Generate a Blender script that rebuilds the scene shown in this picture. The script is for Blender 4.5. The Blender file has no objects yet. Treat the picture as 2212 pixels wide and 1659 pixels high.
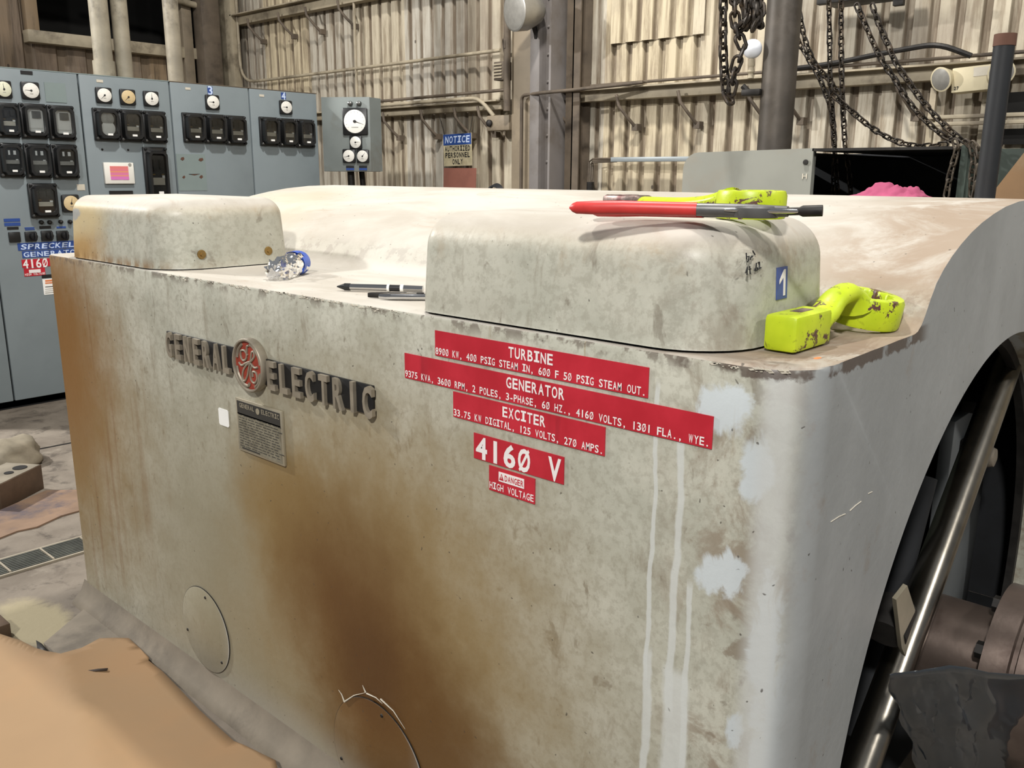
import bpy, bmesh, math, random
from mathutils import Vector, Matrix, noise
rnd = random.Random(7)
S = bpy.context.scene
# ---------------------------------------------------------------- camera
F_PX, YAW, PITCH, ROLL, EYE = 1890.0, math.radians(41.9), math.radians(-13.5), math.radians(0.32), 1.6
_f = Vector((math.cos(YAW)*math.cos(PITCH), math.sin(YAW)*math.cos(PITCH), math.sin(PITCH)))
_r = _f.cross(Vector((0, 0, 1))).normalized(); _u = _r.cross(_f)
RT = _r*math.cos(ROLL)+_u*math.sin(ROLL); UP = -_r*math.sin(ROLL)+_u*math.cos(ROLL)
cam = bpy.data.objects.new('camera', bpy.data.cameras.new('camera'))
S.collection.objects.link(cam); S.camera = cam
cam.data.sensor_width = 36; cam.data.lens = 36*F_PX/2212
cam.data.clip_start = 0.02; cam.data.clip_end = 100
cm = Matrix.Identity(4)
for i in range(3): cm[i][0], cm[i][1], cm[i][2] = RT[i], UP[i], -_f[i]
cm[2][3] = EYE
cam.matrix_world = cm
def P(x, y, ax, val):            # where the sight line of a photo pixel meets the plane axis=val
    d = RT*(x-1106)+UP*(829.5-y)+_f*F_PX
    c = Vector((0, 0, EYE)); t = (val-c[ax])/d[ax]
    return c+d*t
# ---------------------------------------------------------------- world, lights, exposure
w = bpy.data.worlds.new('world'); S.world = w; w.use_nodes = True
w.node_tree.nodes['Background'].inputs[0].default_value = (0.93, 0.96, 1.0, 1)
w.node_tree.nodes['Background'].inputs[1].default_value = 0.22
def lamp(name, loc, power, size, col=(1, .95, .88), to=None):
    l = bpy.data.lights.new(name, 'AREA'); l.shape = 'DISK'; l.size = size; l.energy = power; l.color = col
    o = bpy.data.objects.new(name, l); S.collection.objects.link(o); o.location = loc
    d = Vector(to if to else (loc[0], loc[1], 0))-Vector(loc)
    o.rotation_euler = d.to_track_quat('-Z', 'Y').to_euler()
    return o
lamp('high_bay_light', (-0.3, 8.4, 4.7), 520, 0.22, (1, .975, .94), (1.6, 2.2, 1.3))
lamp('high_bay_light', (3.0, -3.5, 5.0), 110, 0.4, (1, .97, .92), (2.4, .6, .8))
lamp('high_bay_light', (-2.8, -1.0, 4.8), 340, 0.4, (1, .97, .93), (2.5, 2.5, 1.0))
lamp('high_bay_light', (2.3, 0.1, 6.5), 45, 0.4, (1, .97, .93), (2.4, 1.2, 1.0))
lamp('high_bay_light', (2.6, 2.6, 6.8), 420, 0.4, (1, .965, .91), (6.0, 4.0, 1.6))
S.view_settings.view_transform = 'Standard'; S.view_settings.look = 'None'
S.view_settings.gamma = 1; S.view_settings.use_curve_mapping = False; S.view_settings.exposure = -0.1
# ---------------------------------------------------------------- node helpers
def lin(h):
    h = h.lstrip('#'); c = [int(h[i:i+2], 16)/255 for i in (0, 2, 4)]
    return tuple((v/12.92 if v <= .04045 else ((v+.055)/1.055)**2.4) for v in c)+(1,)
class NB:
    def __init__(s, name, rough=.5, metal=0.0, spec=.5):
        s.m = bpy.data.materials.new(name); s.m.use_nodes = True; s.t = s.m.node_tree
        s.b = s.t.nodes['Principled BSDF']; s.b.inputs['Roughness'].default_value = rough
        s.b.inputs['Metallic'].default_value = metal; s.b.inputs['Specular IOR Level'].default_value = spec
    def n(s, ty): return s.t.nodes.new(ty)
    def put(s, sock, v):
        if isinstance(v, bpy.types.NodeSocket): s.t.links.new(v, sock)
        elif v is not None: sock.default_value = v
    def math(s, op, a, b=None, c=None, clamp=False):
        n = s.n('ShaderNodeMath'); n.operation = op; n.use_clamp = clamp
        s.put(n.inputs[0], a); s.put(n.inputs[1], b); s.put(n.inputs[2], c); return n.outputs[0]
    def coord(s, off=(0, 0, 0), scale=(1, 1, 1)):
        tc = s.n('ShaderNodeTexCoord'); mp = s.n('ShaderNodeMapping')
        mp.inputs['Location'].default_value = off; mp.inputs['Scale'].default_value = scale
        s.t.links.new(tc.outputs['Object'], mp.inputs[0]); return mp.outputs[0]
    def sc(s, v, scale):
        mp = s.n('ShaderNodeMapping'); mp.inputs['Scale'].default_value = scale; s.t.links.new(v, mp.inputs[0]); return mp.outputs[0]
    def noise(s, v, scale=5, detail=4, rough=.55, dist=0):
        n = s.n('ShaderNodeTexNoise'); n.inputs['Scale'].default_value = scale; n.inputs['Detail'].default_value = detail
        n.inputs['Roughness'].default_value = rough; n.inputs['Distortion'].default_value = dist
        s.t.links.new(v, n.inputs['Vector']); return n.outputs['Fac']
    def vor(s, v, scale=5):
        n = s.n('ShaderNodeTexVoronoi'); n.inputs['Scale'].default_value = scale
        s.t.links.new(v, n.inputs['Vector']); return n.outputs['Distance']
    def math_vec(s, v, sc_):     # coordinates shaken by fine noise, so that cells get ragged outlines
        nt = s.n('ShaderNodeTexNoise'); nt.inputs['Scale'].default_value = sc_; s.t.links.new(v, nt.inputs['Vector'])
        a = s.n('ShaderNodeVectorMath'); a.operation = 'SCALE'; a.inputs['Scale'].default_value = .035; s.t.links.new(nt.outputs['Color'], a.inputs[0])
        b = s.n('ShaderNodeVectorMath'); b.operation = 'ADD'; s.t.links.new(v, b.inputs[0]); s.t.links.new(a.outputs[0], b.inputs[1]); return b.outputs[0]
    def ramp(s, f, lo, hi, a=0.0, b=1.0):
        n = s.n('ShaderNodeMapRange'); n.interpolation_type = 'SMOOTHSTEP'
        s.put(n.inputs['Value'], f)
        for k, v in zip(('From Min', 'From Max', 'To Min', 'To Max'), (lo, hi, a, b)): n.inputs[k].default_value = v
        return n.outputs[0]
    def mix(s, f, a, b):
        n = s.n('ShaderNodeMix'); n.data_type = 'RGBA'
        s.put(n.inputs[0], f); s.put(n.inputs[6], a); s.put(n.inputs[7], b); return n.outputs[2]
    def xyz(s, v):
        n = s.n('ShaderNodeSeparateXYZ'); s.t.links.new(v, n.inputs[0]); return n.outputs
    def bump(s, h, strength=.2, dist=.002):
        n = s.n('ShaderNodeBump'); n.inputs['Strength'].default_value = strength; n.inputs['Distance'].default_value = dist
        s.put(n.inputs['Height'], h); s.t.links.new(n.outputs[0], s.b.inputs['Normal'])
    def col(s, c): s.put(s.b.inputs['Base Color'], c); return s.m
    def blob(s, p, q, cp, cq, rp, rq, nz, amt=.5, lo=.35, hi=1.15):
        # a stain round (cp,cq) in the two coordinates p,q, its rim broken by noise nz; 1 inside
        a = s.math('MULTIPLY', s.math('SUBTRACT', p, cp), 1/rp); b = s.math('MULTIPLY', s.math('SUBTRACT', q, cq), 1/rq)
        d = s.math('SQRT', s.math('ADD', s.math('MULTIPLY', a, a), s.math('MULTIPLY', b, b)))
        d = s.math('ADD', d, s.math('MULTIPLY', s.math('SUBTRACT', nz, .5), amt*2))
        return s.ramp(d, lo, hi, 1.0, 0.0)
def flat(name, h, rough=.5, metal=0.0, var=.12, scale=9, dirt=None, dirtamt=.5, spec=.5, bump=0):
    n = NB(name, rough, metal, spec); v = n.coord(); c = lin(h)
    d = tuple(x*(1-var) for x in c[:3])+(1,); e = tuple(min(1, x*(1+var)) for x in c[:3])+(1,)
    f = n.ramp(n.noise(v, scale, 5), .3, .7)
    o = n.mix(f, d, e)
    if dirt: o = n.mix(n.math('MULTIPLY', n.ramp(n.noise(v, scale*.6, 6, .65), .48, .68), dirtamt), o, lin(dirt))
    if bump: n.bump(n.noise(v, scale*8, 4), bump, .002)
    return n.col(o)
M = {}
M['black_plastic'] = flat('black_plastic', '#1d1e1f', .35)
M['black_plate'] = flat('black_plate', '#161617', .5)
M['relay_inside'] = flat('relay_inside', '#232322', .6, var=.5, scale=40)
M['dial_white'] = flat('dial_white', '#e6e4dc', .5, var=.03)
M['dial_tan'] = flat('dial_tan', '#cdb78c', .5, var=.05)
M['dial_cream'] = flat('dial_cream', '#d9dac2', .5, var=.04)
M['paper'] = flat('paper', '#eeeeea', .6, var=.03)
M['paper_dirty'] = flat('paper_dirty', '#c9c2b2', .6, var=.08)
M['ink'] = flat('ink', '#191a1c', .6)
M['strip_metal'] = flat('strip_metal', '#a19f98', .4, .2, var=.15, scale=30)
M['brass'] = flat('brass', '#8a7040', .4, .7)
M['chrome'] = flat('chrome', '#c8c8c8', .12, 1.0, var=.05)
M['steel'] = flat('steel', '#6f6f6d', .35, .9, var=.2, scale=25)
M['tool_grey'] = flat('tool_grey', '#6a6a69', .4, .5, var=.12, scale=30)
M['dark_steel'] = flat('dark_steel', '#2c2a28', .55, .5, var=.3, scale=20)
M['cab'] = flat('grey_blue_paint', '#7c868a', .42, var=.035, scale=3, dirt='#666f73', dirtamt=.3)
M['cab_plate'] = flat('grey_green_paint', '#7d8a89', .45, var=.03)
M['box_paint'] = flat('box_grey_paint', '#7b8280', .45, var=.07, scale=4, dirt='#6a675e', dirtamt=.5)
M['seam'] = flat('seam_shadow_gap', '#0d0e10', .8)
M['label_blue'] = flat('label_blue', '#2d4a8c', .4, var=.06)
M['label_red'] = None
M['letter_white'] = flat('letter_white', '#e9e3e1', .45, var=.03)
M['letter_blue'] = flat('letter_pale_blue', '#c6d6f2', .45, var=.03)
M['red_grip'] = flat('red_grip', '#cf3a37', .42, var=.08, scale=20, dirt='#a02c2a', dirtamt=.4)
M['rust_board'] = flat('rust_board', '#8c5a4c', .8, var=.08)
M['hose'] = flat('hose_black', '#26272a', .5)
M['tan_plate'] = flat('tan_plate', '#7d6244', .7, var=.15, scale=4, dirt='#8f8168', dirtamt=.7)
M['post_blue'] = flat('post_blue', '#14171b', .6, var=.2, scale=14)
M['post_rust'] = flat('post_rust', '#5a3d30', .8)
M['emerg'] = flat('emergency_beige', '#cfc4a4', .5, var=.05)
M['dark_green'] = flat('dark_green_steel', '#2f3a33', .6, var=.25, scale=5)
M['dark_inside'] = flat('dark_inside', '#15171a', .8, var=.3)  # near-black colour, stands in for the shade of enclosed interiors
M['chain'] = flat('chain_steel', '#2f2a25', .45, .6, var=.35, scale=30, dirt='#5a4a38', dirtamt=.6)
M['chain_light'] = flat('chain_light_steel', '#4a4238', .5, .4, var=.35, scale=30)
M['rag'] = flat('rag_pink', '#a04566', .85, var=.14, scale=16, bump=.2)
M['orange_mark'] = flat('orange_mark', '#d9804e', .7)
M['number_blue'] = flat('number_blue', '#3f5290', .45, var=.12, scale=40)
def m_red():
    n = NB('label_red', .35); v = n.coord(); z = n.noise(v, 9, 5)
    c = n.mix(n.ramp(z, .35, .7), lin('#b01f2e'), lin('#c22a3a'))
    c = n.mix(n.math('MULTIPLY', n.ramp(n.noise(n.sc(v, (1, 14, 2)), 1.4, 4), .6, .75), .5), c, lin('#8c1c28'))
    c = n.mix(n.math('MULTIPLY', n.ramp(n.noise(n.sc(v, (1, 30, 3)), 1.1, 4), .68, .74), .45), c, lin('#cf7f80'))
    return n.col(c)
M['label_red'] = m_red()
def m_shell(name, base, front):
    """aged grey-green paint: dust on what faces up, stains with a shape of their own on the front"""
    n = NB(name, .5); v = n.coord(base); x, y, z = n.xyz(v)
    g = n.n('ShaderNodeNewGeometry'); N = n.xyz(g.outputs['Normal'])
    up = N[2]; end = n.math('MULTIPLY', N[1], -1)
    big = n.noise(v, 2.2, 5, .55); mid = n.noise(v, 7, 6, .62); fine = n.noise(v, 38, 5, .6)
    c = n.mix(n.ramp(mid, .35, .65), lin('#aeaea0'), lin('#bfbeb0'))
    c = n.mix(n.math('MULTIPLY', n.ramp(big, .42, .68), .5), c, lin('#9d998a'))
    smear = n.noise(n.sc(v, (1, 3.4, 1)), 4.2, 7, .68, .5)
    c = n.mix(n.math('MULTIPLY', n.ramp(smear, .56, .72), .6), c, lin('#857c6b'))
    c = n.mix(n.math('MULTIPLY', n.ramp(n.noise(v, 55, 4, .7), .45, .62), .28), c, lin('#7d7767'))
    c = n.mix(n.math('MULTIPLY', n.ramp(n.noise(n.sc(v, (1, 1.6, 1)), 10, 5, .62, .8), .60, .70), .55), c, lin('#6b6152'))
    if front == 'shell':
        # warm cast over the whole left and lower face
        f0 = n.blob(y, z, 1.9, .45, 1.1, .75, mid, .12, .3, 1.2)
        c = n.mix(n.math('MULTIPLY', f0, .9), c, lin('#8d866f'))
        halo = n.blob(y, z, 1.48, .58, .72, .66, mid, .25, .2, 1.2)
        c = n.mix(n.math('MULTIPLY', halo, .85), c, lin('#8a7142'))
        up2 = n.blob(y, z, 1.86, .74, .28, .24, mid, .3, .2, 1.25)
        c = n.mix(n.math('MULTIPLY', up2, .8), c, lin('#846a3b'))
        core = n.blob(y, z, 1.59, .53, .42, .42, mid, .25, .12, 1.12)
        c = n.mix(n.math('MULTIPLY', core, .9), c, lin('#5c3c17'))
        core2 = n.blob(y, z, 1.40, .25, .46, .40, mid, .25, .3, 1.12)
        c = n.mix(n.math('MULTIPLY', core2, .9), c, lin('#5f4019'))
        core3 = n.blob(y, z, 1.55, .42, .16, .22, mid, .35, .2, 1.2)
        c = n.mix(n.math('MULTIPLY', core3, .6), c, lin('#4a2e14'))
        left = n.blob(y, z, 3.42, .80, .95, .92, mid, .2, .3, 1.1)
        c = n.mix(n.math('MULTIPLY', left, .9), c, lin('#856831'))
        lefth = n.blob(y, z, 3.34, 1.0, .60, .60, smear, .3, .25, 1.15)
        c = n.mix(n.math('MULTIPLY', lefth, .8), c, lin('#80551f'))
        st = n.noise(n.sc(v, (1, 22, .8)), 1.0, 4, .5)
        c = n.mix(n.math('MULTIPLY', n.math('MULTIPLY', n.ramp(st, .56, .64), left), .55), c, lin('#744c1c'))
        foot = n.blob(y, z, 2.0, -.02, .8, .20, mid, .35, .3, 1.15)
        c = n.mix(n.math('MULTIPLY', foot, .7), c, lin('#a5a094'))
        # right end: bare primer patches, dirt, white drips
        rt = n.ramp(y, .80, .60)
        dirt = n.math('MULTIPLY', n.ramp(n.noise(v, 6.5, 7, .7, .6), .46, .60), rt)
        c = n.mix(n.math('MULTIPLY', dirt, .8), c, lin('#8a7d6c'))
        c = n.mix(n.math('MULTIPLY', n.math('MULTIPLY', n.ramp(n.noise(v, 15, 5, .6, .5), .60, .68), rt), .7), c, lin('#7a6c5b'))
        rag = n.noise(n.sc(v, (1, 1, .7)), 17, 7, .68, .6)
        for cy, cz, ry, rz in ((.625, 1.245, .055, .055), (.575, 1.17, .03, .08), (.635, .965, .034, .04), (.60, .97, .03, .05), (.545, .85, .025, .16), (.53, .60, .03, .3), (.58, .70, .02, .05)):
            c = n.mix(n.blob(y, z, cy, cz, ry, rz, rag, 1.1, .55, .95), c, lin('#c3cacc'))
        for cy, wd, z0, z1 in ((.748, .010, .3, .80), (.752, .005, .75, 1.28), (.690, .026, .1, .78), (.703, .008, .7, 1.22), (.672, .006, .6, .95)):
            wv = n.math('ADD', y, n.math('MULTIPLY', n.math('SUBTRACT', n.noise(n.sc(v, (1, .3, 5)), 1.6, 3), .5), .02))
            d = n.math('ABSOLUTE', n.math('SUBTRACT', wv, cy))
            k = n.math('MULTIPLY', n.ramp(n.math('ADD', d, n.math('MULTIPLY', n.math('SUBTRACT', n.noise(n.sc(v, (1, 1, .35)), 14, 5, .7), .5), wd*1.6)), wd*.6, wd*1.15, 1, 0), n.math('MULTIPLY', n.ramp(z, z0-.04, z0), n.ramp(z, z1, z1-.03)))
            c = n.mix(n.math('MULTIPLY', k, .8), c, lin('#c9ccc8'))
        rs = n.noise(n.sc(v, (1, 40, 1.2)), 1.0, 3)
        c = n.mix(n.math('MULTIPLY', n.math('MULTIPLY', n.ramp(rs, .6, .66), n.math('MULTIPLY', n.ramp(z, 1.15, 1.3), n.ramp(y, 1.3, .9))), .5), c, lin('#8b7138'))
        # chipped top rim
        rim = n.math('MULTIPLY', n.ramp(z, 1.285, 1.318), n.ramp(n.noise(v, 22, 5, .65), .5, .58))
        c = n.mix(n.math('MULTIPLY', rim, .75), c, lin('#5c5045'))
        rim2 = n.math('MULTIPLY', n.math('MULTIPLY', n.ramp(n.math('ADD', z, n.math('MULTIPLY', n.math('SUBTRACT', n.noise(v, 30, 5, .7), .5), .03)), 1.299, 1.304), n.math('MULTIPLY', n.ramp(y, .80, .66), n.math('MULTIPLY', n.ramp(z, 1.335, 1.328), n.ramp(x, 1.75, 1.68)))), n.ramp(n.noise(v, 13, 4), .38, .46))
        # plain cool grey end face
        ce = n.mix(n.ramp(n.noise(n.sc(v, (1, 1, .6)), 3, 5, .6), .3, .7), lin('#919494'), lin('#a3a6a6'))
        ce = n.mix(n.math('MULTIPLY', n.ramp(n.noise(v, 6, 6, .7), .58, .7), .45), ce, lin('#8a7f74'))
        c = n.mix(n.ramp(end, .55, .95), c, ce)
        edge = n.math('MULTIPLY', n.ramp(end, .15, .45), n.ramp(end, .85, .6))  # paler band painted on the rounded corner as its highlight
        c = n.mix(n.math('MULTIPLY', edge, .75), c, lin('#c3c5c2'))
        c = n.mix(n.math('MULTIPLY', rim2, .85), c, lin('#4d3f36'))
    else:
        cy = front
        sd = n.math('MULTIPLY', n.ramp(n.noise(v, 10, 6, .68, .4), .5, .66), n.ramp(z, 1.40, 1.50))
        c = n.mix(n.math('MULTIPLY', sd, .7), c, lin('#9d8b70'))
        c = n.mix(n.math('MULTIPLY', n.ramp(z, 1.45, 1.53), .55), c, lin('#c0ad94'))
        rt = n.ramp(y, .86, .66)
        c = n.mix(n.math('MULTIPLY', n.math('MULTIPLY', n.ramp(n.noise(v, 9, 6, .7, .5), .5, .62), rt), .5), c, lin('#85796a'))
        lo = n.blob(y, z, 3.10, 1.36, .34, .13, mid, .4, .4, 1.1)
        c = n.mix(n.math('MULTIPLY', lo, .9), c, lin('#b08b52'))
        c = n.mix(n.blob(y, z, 3.06, 1.47, .30, .10, mid, .35, .4, 1.15), c, lin('#c9b78e'))
        rim = n.math('MULTIPLY', n.math('MULTIPLY', n.ramp(z, 1.36, 1.325), n.ramp(y, 2.3, 2.6)), n.ramp(smear, .4, .55))
        c = n.mix(n.math('MULTIPLY', rim, .8), c, lin('#7d5a2a'))
        c = n.mix(n.math('MULTIPLY', n.blob(y, z, 3.02, 1.462, .06, .022, n.noise(n.sc(v, (1, .6, 1)), 24, 6, .7), 1.6, .4, .9), .8), c, lin('#99a0a4'))
    # dust lying on everything that faces up
    du = n.mix(n.ramp(n.noise(n.sc(v, (1.2, .5, 1)), 3.5, 6, .6, .4), .34, .66), lin('#aaa397'), lin('#bdb8ae'))
    du = n.mix(n.math('MULTIPLY', n.ramp(n.noise(n.sc(v, (1, .35, 1)), 7, 6, .7, .8), .55, .7), .45), du, lin('#a08d7a'))
    if front == 'shell':
        bs = n.math('MULTIPLY', n.ramp(y, .92, .60), n.ramp(n.noise(n.sc(v, (1, 1, 1)), 4.5, 7, .66, .7), .36, .56))
        du = n.mix(n.math('MULTIPLY', bs, .85), du, lin('#93806c'))
        bs2 = n.math('MULTIPLY', n.math('MULTIPLY', n.ramp(y, .70, .54), n.ramp(x, 1.9, 1.3)), n.ramp(n.noise(n.sc(v, (.5, 1.4, 1)), 9, 6, .66, .7), .42, .56))
        du = n.mix(n.math('MULTIPLY', bs2, .8), du, lin('#7b6653'))
        du = n.mix(n.math('MULTIPLY', n.blob(y, x, 2.95, 1.9, .4, .35, mid, .5, .3, 1.1), .3), du, lin('#b3ac88'))
    c = n.mix(n.ramp(up, .35, .8), c, du)
    # small dark chips
    sp = n.math('MULTIPLY', n.ramp(n.vor(n.math_vec(v, 30), 34), .10, .05), n.ramp(n.noise(v, 6, 4), .42, .55))
    c = n.mix(n.math('MULTIPLY', sp, .75), c, lin('#3c362f'))
    n.bump(n.math('ADD', n.math('MULTIPLY', fine, .6), n.math('MULTIPLY', mid, 1.2)), .35, .003)
    n.put(n.b.inputs['Roughness'], n.ramp(up, .3, .8, .42, .85))
    return n.col(c)
def m_corr(name, light, dark, hue, rec=None):
    n = NB(name, .7); v = n.coord(); x, y, z = n.xyz(v)
    sheet = n.n('ShaderNodeTexWhiteNoise'); sheet.noise_dimensions = '1D'
    n.put(sheet.inputs['W'], n.math('FLOOR', n.math('MULTIPLY', n.math('ADD', y, x), 1.25)))
    c = n.mix(sheet.outputs['Value'], lin(light), lin(hue))
    st = n.noise(n.sc(v, (5, 5, .45)), 3.2, 7, .68, .3)
    c = n.mix(n.math('MULTIPLY', n.ramp(st, .42, .66), .75), c, lin(dark))
    c = n.mix(n.math('MULTIPLY', n.ramp(n.noise(v, 1.3, 5, .6), .45, .7), .6), c, lin('#7d7367'))
    c = n.mix(n.math('MULTIPLY', n.ramp(n.vor(n.sc(v, (1, 1, .7)), 4.3), .06, .045), .8), c, lin('#3a3027'))
    if rec is not None:      # grime brown in the valleys, also painting in their shade so ribs read
        k = n.ramp((x, y)[rec[0]], rec[1]+.004, rec[1]+.016)
        c = n.mix(n.math('MULTIPLY', k, n.ramp(st, .3, .6, .30, .85)), c, lin('#6a5c4b'))
    n.bump(n.noise(v, 30, 5), .3, .004)
    return n.col(c)
M['corr'] = m_corr('corrugated_siding', '#c8ba9c', '#7d6d57', '#b7b2a6', (0, 6.0))
M['wood_wall'] = m_corr('aged_siding', '#8a765c', '#463a2d', '#77685a', (1, 10.0))
M['corr_patch'] = m_corr('patch_siding', '#c8ba9c', '#7d6d57', '#b7b2a6', (0, 5.965))
M['girt'] = flat('girt_paint', '#a0957f', .6, var=.15, scale=5, dirt='#5e5445', dirtamt=.8)
M['column_tan'] = flat('column_tan', '#8b7e6a', .6, var=.12, scale=3, dirt='#5f564a', dirtamt=.7)
M['column_grey'] = flat('column_grey', '#77726f', .55, var=.1, scale=3, dirt='#5f564c', dirtamt=.7)
M['beam_dark'] = flat('beam_dark', '#5d5245', .7, var=.2, scale=5, dirt='#3a322a', dirtamt=.8)
M['pipe_pale'] = flat('pipe_pale', '#8f8776', .55, var=.18, scale=6, dirt='#4d463c', dirtamt=.9)
M['post_brown'] = flat('post_brown', '#514b44', .5, .3, var=.25, scale=6, dirt='#3c352d', dirtamt=.8)
def m_floor():
    n = NB('dirty_concrete', .8); v = n.coord(); x, y, z = n.xyz(v)
    a = n.noise(v, 1.6, 7, .62, .3); b = n.noise(v, 7, 7, .7, .5)
    c = n.mix(n.ramp(a, .35, .65), lin('#665d52'), lin('#7f766a'))
    c = n.mix(n.math('MULTIPLY', n.ramp(b, .5, .68), .8), c, lin('#3f372f'))
    c = n.mix(n.math('MULTIPLY', n.ramp(n.noise(v, 4, 6, .65), .57, .7), .6), c, lin('#8f877a'))
    c = n.mix(n.blob(x, y, 1.0, 3.22, .13, .28, b, .4, .6, 1.0), c, lin('#9a9074'))
    n.bump(n.noise(v, 30, 6), .5, .004); return n.col(c)
M['floor'] = m_floor()
M['plinth'] = flat('plinth_concrete', '#7c7365', .8, var=.16, scale=6, dirt='#5d564c', dirtamt=.8, bump=.3)
M['card'] = flat('cardboard', '#967a59', .8, var=.04, scale=2.0, dirt='#a07c56', dirtamt=.5)
M['card_edge'] = flat('cardboard_tear', '#3c3028', .8)
M['rusty_sheet'] = flat('rusty_sheet', '#7a6350', .8, 0, var=.15, scale=7, dirt='#4c454b', dirtamt=.9, bump=.2)
M['block_steel'] = flat('block_steel', '#5d4b3c', .6, .3, var=.2, scale=9, dirt='#33291f', dirtamt=.7)
M['block_top'] = flat('block_top_steel', '#8a8273', .5, .3, var=.2, scale=9)
M['sack'] = flat('dusty_canvas', '#827a69', .9, var=.2, scale=8, dirt='#6c6252', dirtamt=.6)
M['grate'] = flat('grate_steel', '#4a4c46', .6, .2, var=.25, scale=14)
M['grate_edge'] = flat('grate_edge', '#8f8777', .6)
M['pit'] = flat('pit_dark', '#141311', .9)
M['sign_cream'] = flat('sign_cream', '#bdb394', .6, var=.08, scale=14, dirt='#8f8468', dirtamt=.5)
M['sign_blue'] = flat('sign_blue', '#27488a', .5, var=.08)
M['lamp_metal'] = flat('lamp_metal', '#a8a6a0', .35, .7, var=.1)
M['lamp_face'] = flat('lamp_face', '#8e8c86', .35, .1, var=.08, scale=30)
M['bulb'] = flat('bulb_white', '#dfe3ea', .3, var=.02)
M['far_cover'] = flat('far_cover_paint', '#8b8c84', .5, var=.06, scale=4, dirt='#8b8376', dirtamt=.5)
M['duct'] = flat('duct_grey', '#8f9698', .4, .2, var=.05)
M['inner_panel'] = flat('inner_panel', '#75797a', .6, var=.1, scale=4, dirt='#4a4a48', dirtamt=.5)
M['shaft'] = flat('shaft_steel', '#6d6058', .35, .55, var=.25, scale=7, dirt='#4a3b35', dirtamt=.8, bump=.15)
M['tube'] = flat('polished_tube', '#8f8a80', .27, 1.0, var=.12, scale=14, dirt='#5b564d', dirtamt=.35, bump=.05)
M['ladder'] = flat('yellow_upright', '#8a7a4a', .6, var=.2)
M['nameplate'] = flat('etched_plate', '#8a8574', .45, .35, var=.2, scale=60, dirt='#6a6454', dirtamt=.6)
M['plate_frame'] = flat('plate_frame', '#a8a08c', .4, .4, var=.1)
M['plate_black'] = flat('plate_black', '#2e2d2a', .5)
M['sign_letter'] = flat('cast_letter', '#9a9181', .45, .45, var=.15, scale=25, dirt='#a69c89', dirtamt=.5)
M['emblem_red'] = flat('emblem_red', '#9c3c2c', .5, var=.2, scale=30)
M['bottle_blue'] = flat('bottle_blue', '#3a5fbf', .3, var=.1)
def m_wrench(name, rust_shift):
    n = NB(name, .38); v = n.coord(); z = n.noise(v, 22, 7, .72, .5)
    c = n.mix(n.ramp(n.noise(v, 14, 3), .3, .7), lin('#b3c81c'), lin('#c8d92c'))
    c = n.mix(n.math('MULTIPLY', n.ramp(n.noise(v, 70, 4), .6, .7), .5), c, lin('#7f8a20'))
    c = n.mix(n.ramp(z, .575-rust_shift, .585-rust_shift), c, lin('#5a3b34'))
    n.bump(z, .3, .002); return n.col(c)
M['wrench'] = m_wrench('chipped_yellow_paint', 0.0)
M['wrench_worn'] = flat('wrench_worn', '#7d6c66', .4, .5, var=.5, scale=60, dirt='#5c2d2c', dirtamt=.9)
def m_clear(name, tint, mixf, rough=.05):
    n = NB(name, rough); t = n.t
    tr = n.n('ShaderNodeBsdfTransparent'); tr.inputs[0].default_value = tint
    gl = n.n('ShaderNodeBsdfGlossy'); gl.inputs['Roughness'].default_value = rough; gl.inputs[0].default_value = (1, 1, 1, 1)
    fr = n.n('ShaderNodeFresnel'); fr.inputs[0].default_value = 1.5
    f = n.math('ADD', fr.outputs[0], mixf, clamp=True)
    mx = n.n('ShaderNodeMixShader'); t.links.new(f, mx.inputs[0]); t.links.new(tr.outputs[0], mx.inputs[1]); t.links.new(gl.outputs[0], mx.inputs[2])
    t.links.new(mx.outputs[0], t.nodes['Material Output'].inputs[0]); return n.m
M['pane'] = m_clear('window_pane', (.92, .94, .95, 1), .02, .1)
M['clear_plastic'] = m_clear('clear_plastic', (.95, .96, .98, 1), .05, .07)
M['sheet_plastic'] = m_clear('sheet_plastic', (.86, .90, .94, 1), .07, .14)
_t = M['sheet_plastic'].node_tree; _o = _t.nodes['Material Output']; _m = _t.nodes.new('ShaderNodeMixShader'); _d = _t.nodes.new('ShaderNodeBsdfDiffuse')
_d.inputs[0].default_value = (.20, .25, .30, 1); _m.inputs[0].default_value = .07; _s = _o.inputs[0].links[0].from_socket
_t.links.new(_s, _m.inputs[1]); _t.links.new(_d.outputs[0], _m.inputs[2]); _t.links.new(_m.outputs[0], _o.inputs[0])
def m_screen():
    n = NB('touch_screen', .3); v = n.coord(); z = n.xyz(v)[2]
    k = n.ramp(z, 1.52, 1.64)
    c = n.mix(k, lin('#e070c8'), lin('#f07a70'))
    ln = n.math('ADD', n.ramp(n.math('ABSOLUTE', n.math('SUBTRACT', z, 1.572)), .004, .002), n.ramp(n.math('ABSOLUTE', n.math('SUBTRACT', z, 1.60)), .004, .002))
    c = n.mix(ln, c, lin('#f2a050'))
    n.put(n.b.inputs['Emission Color'], c); n.b.inputs['Emission Strength'].default_value = .85
    n.b.inputs['Base Color'].default_value = (.05, .05, .05, 1); return n.m
M['screen'] = m_screen()
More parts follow.
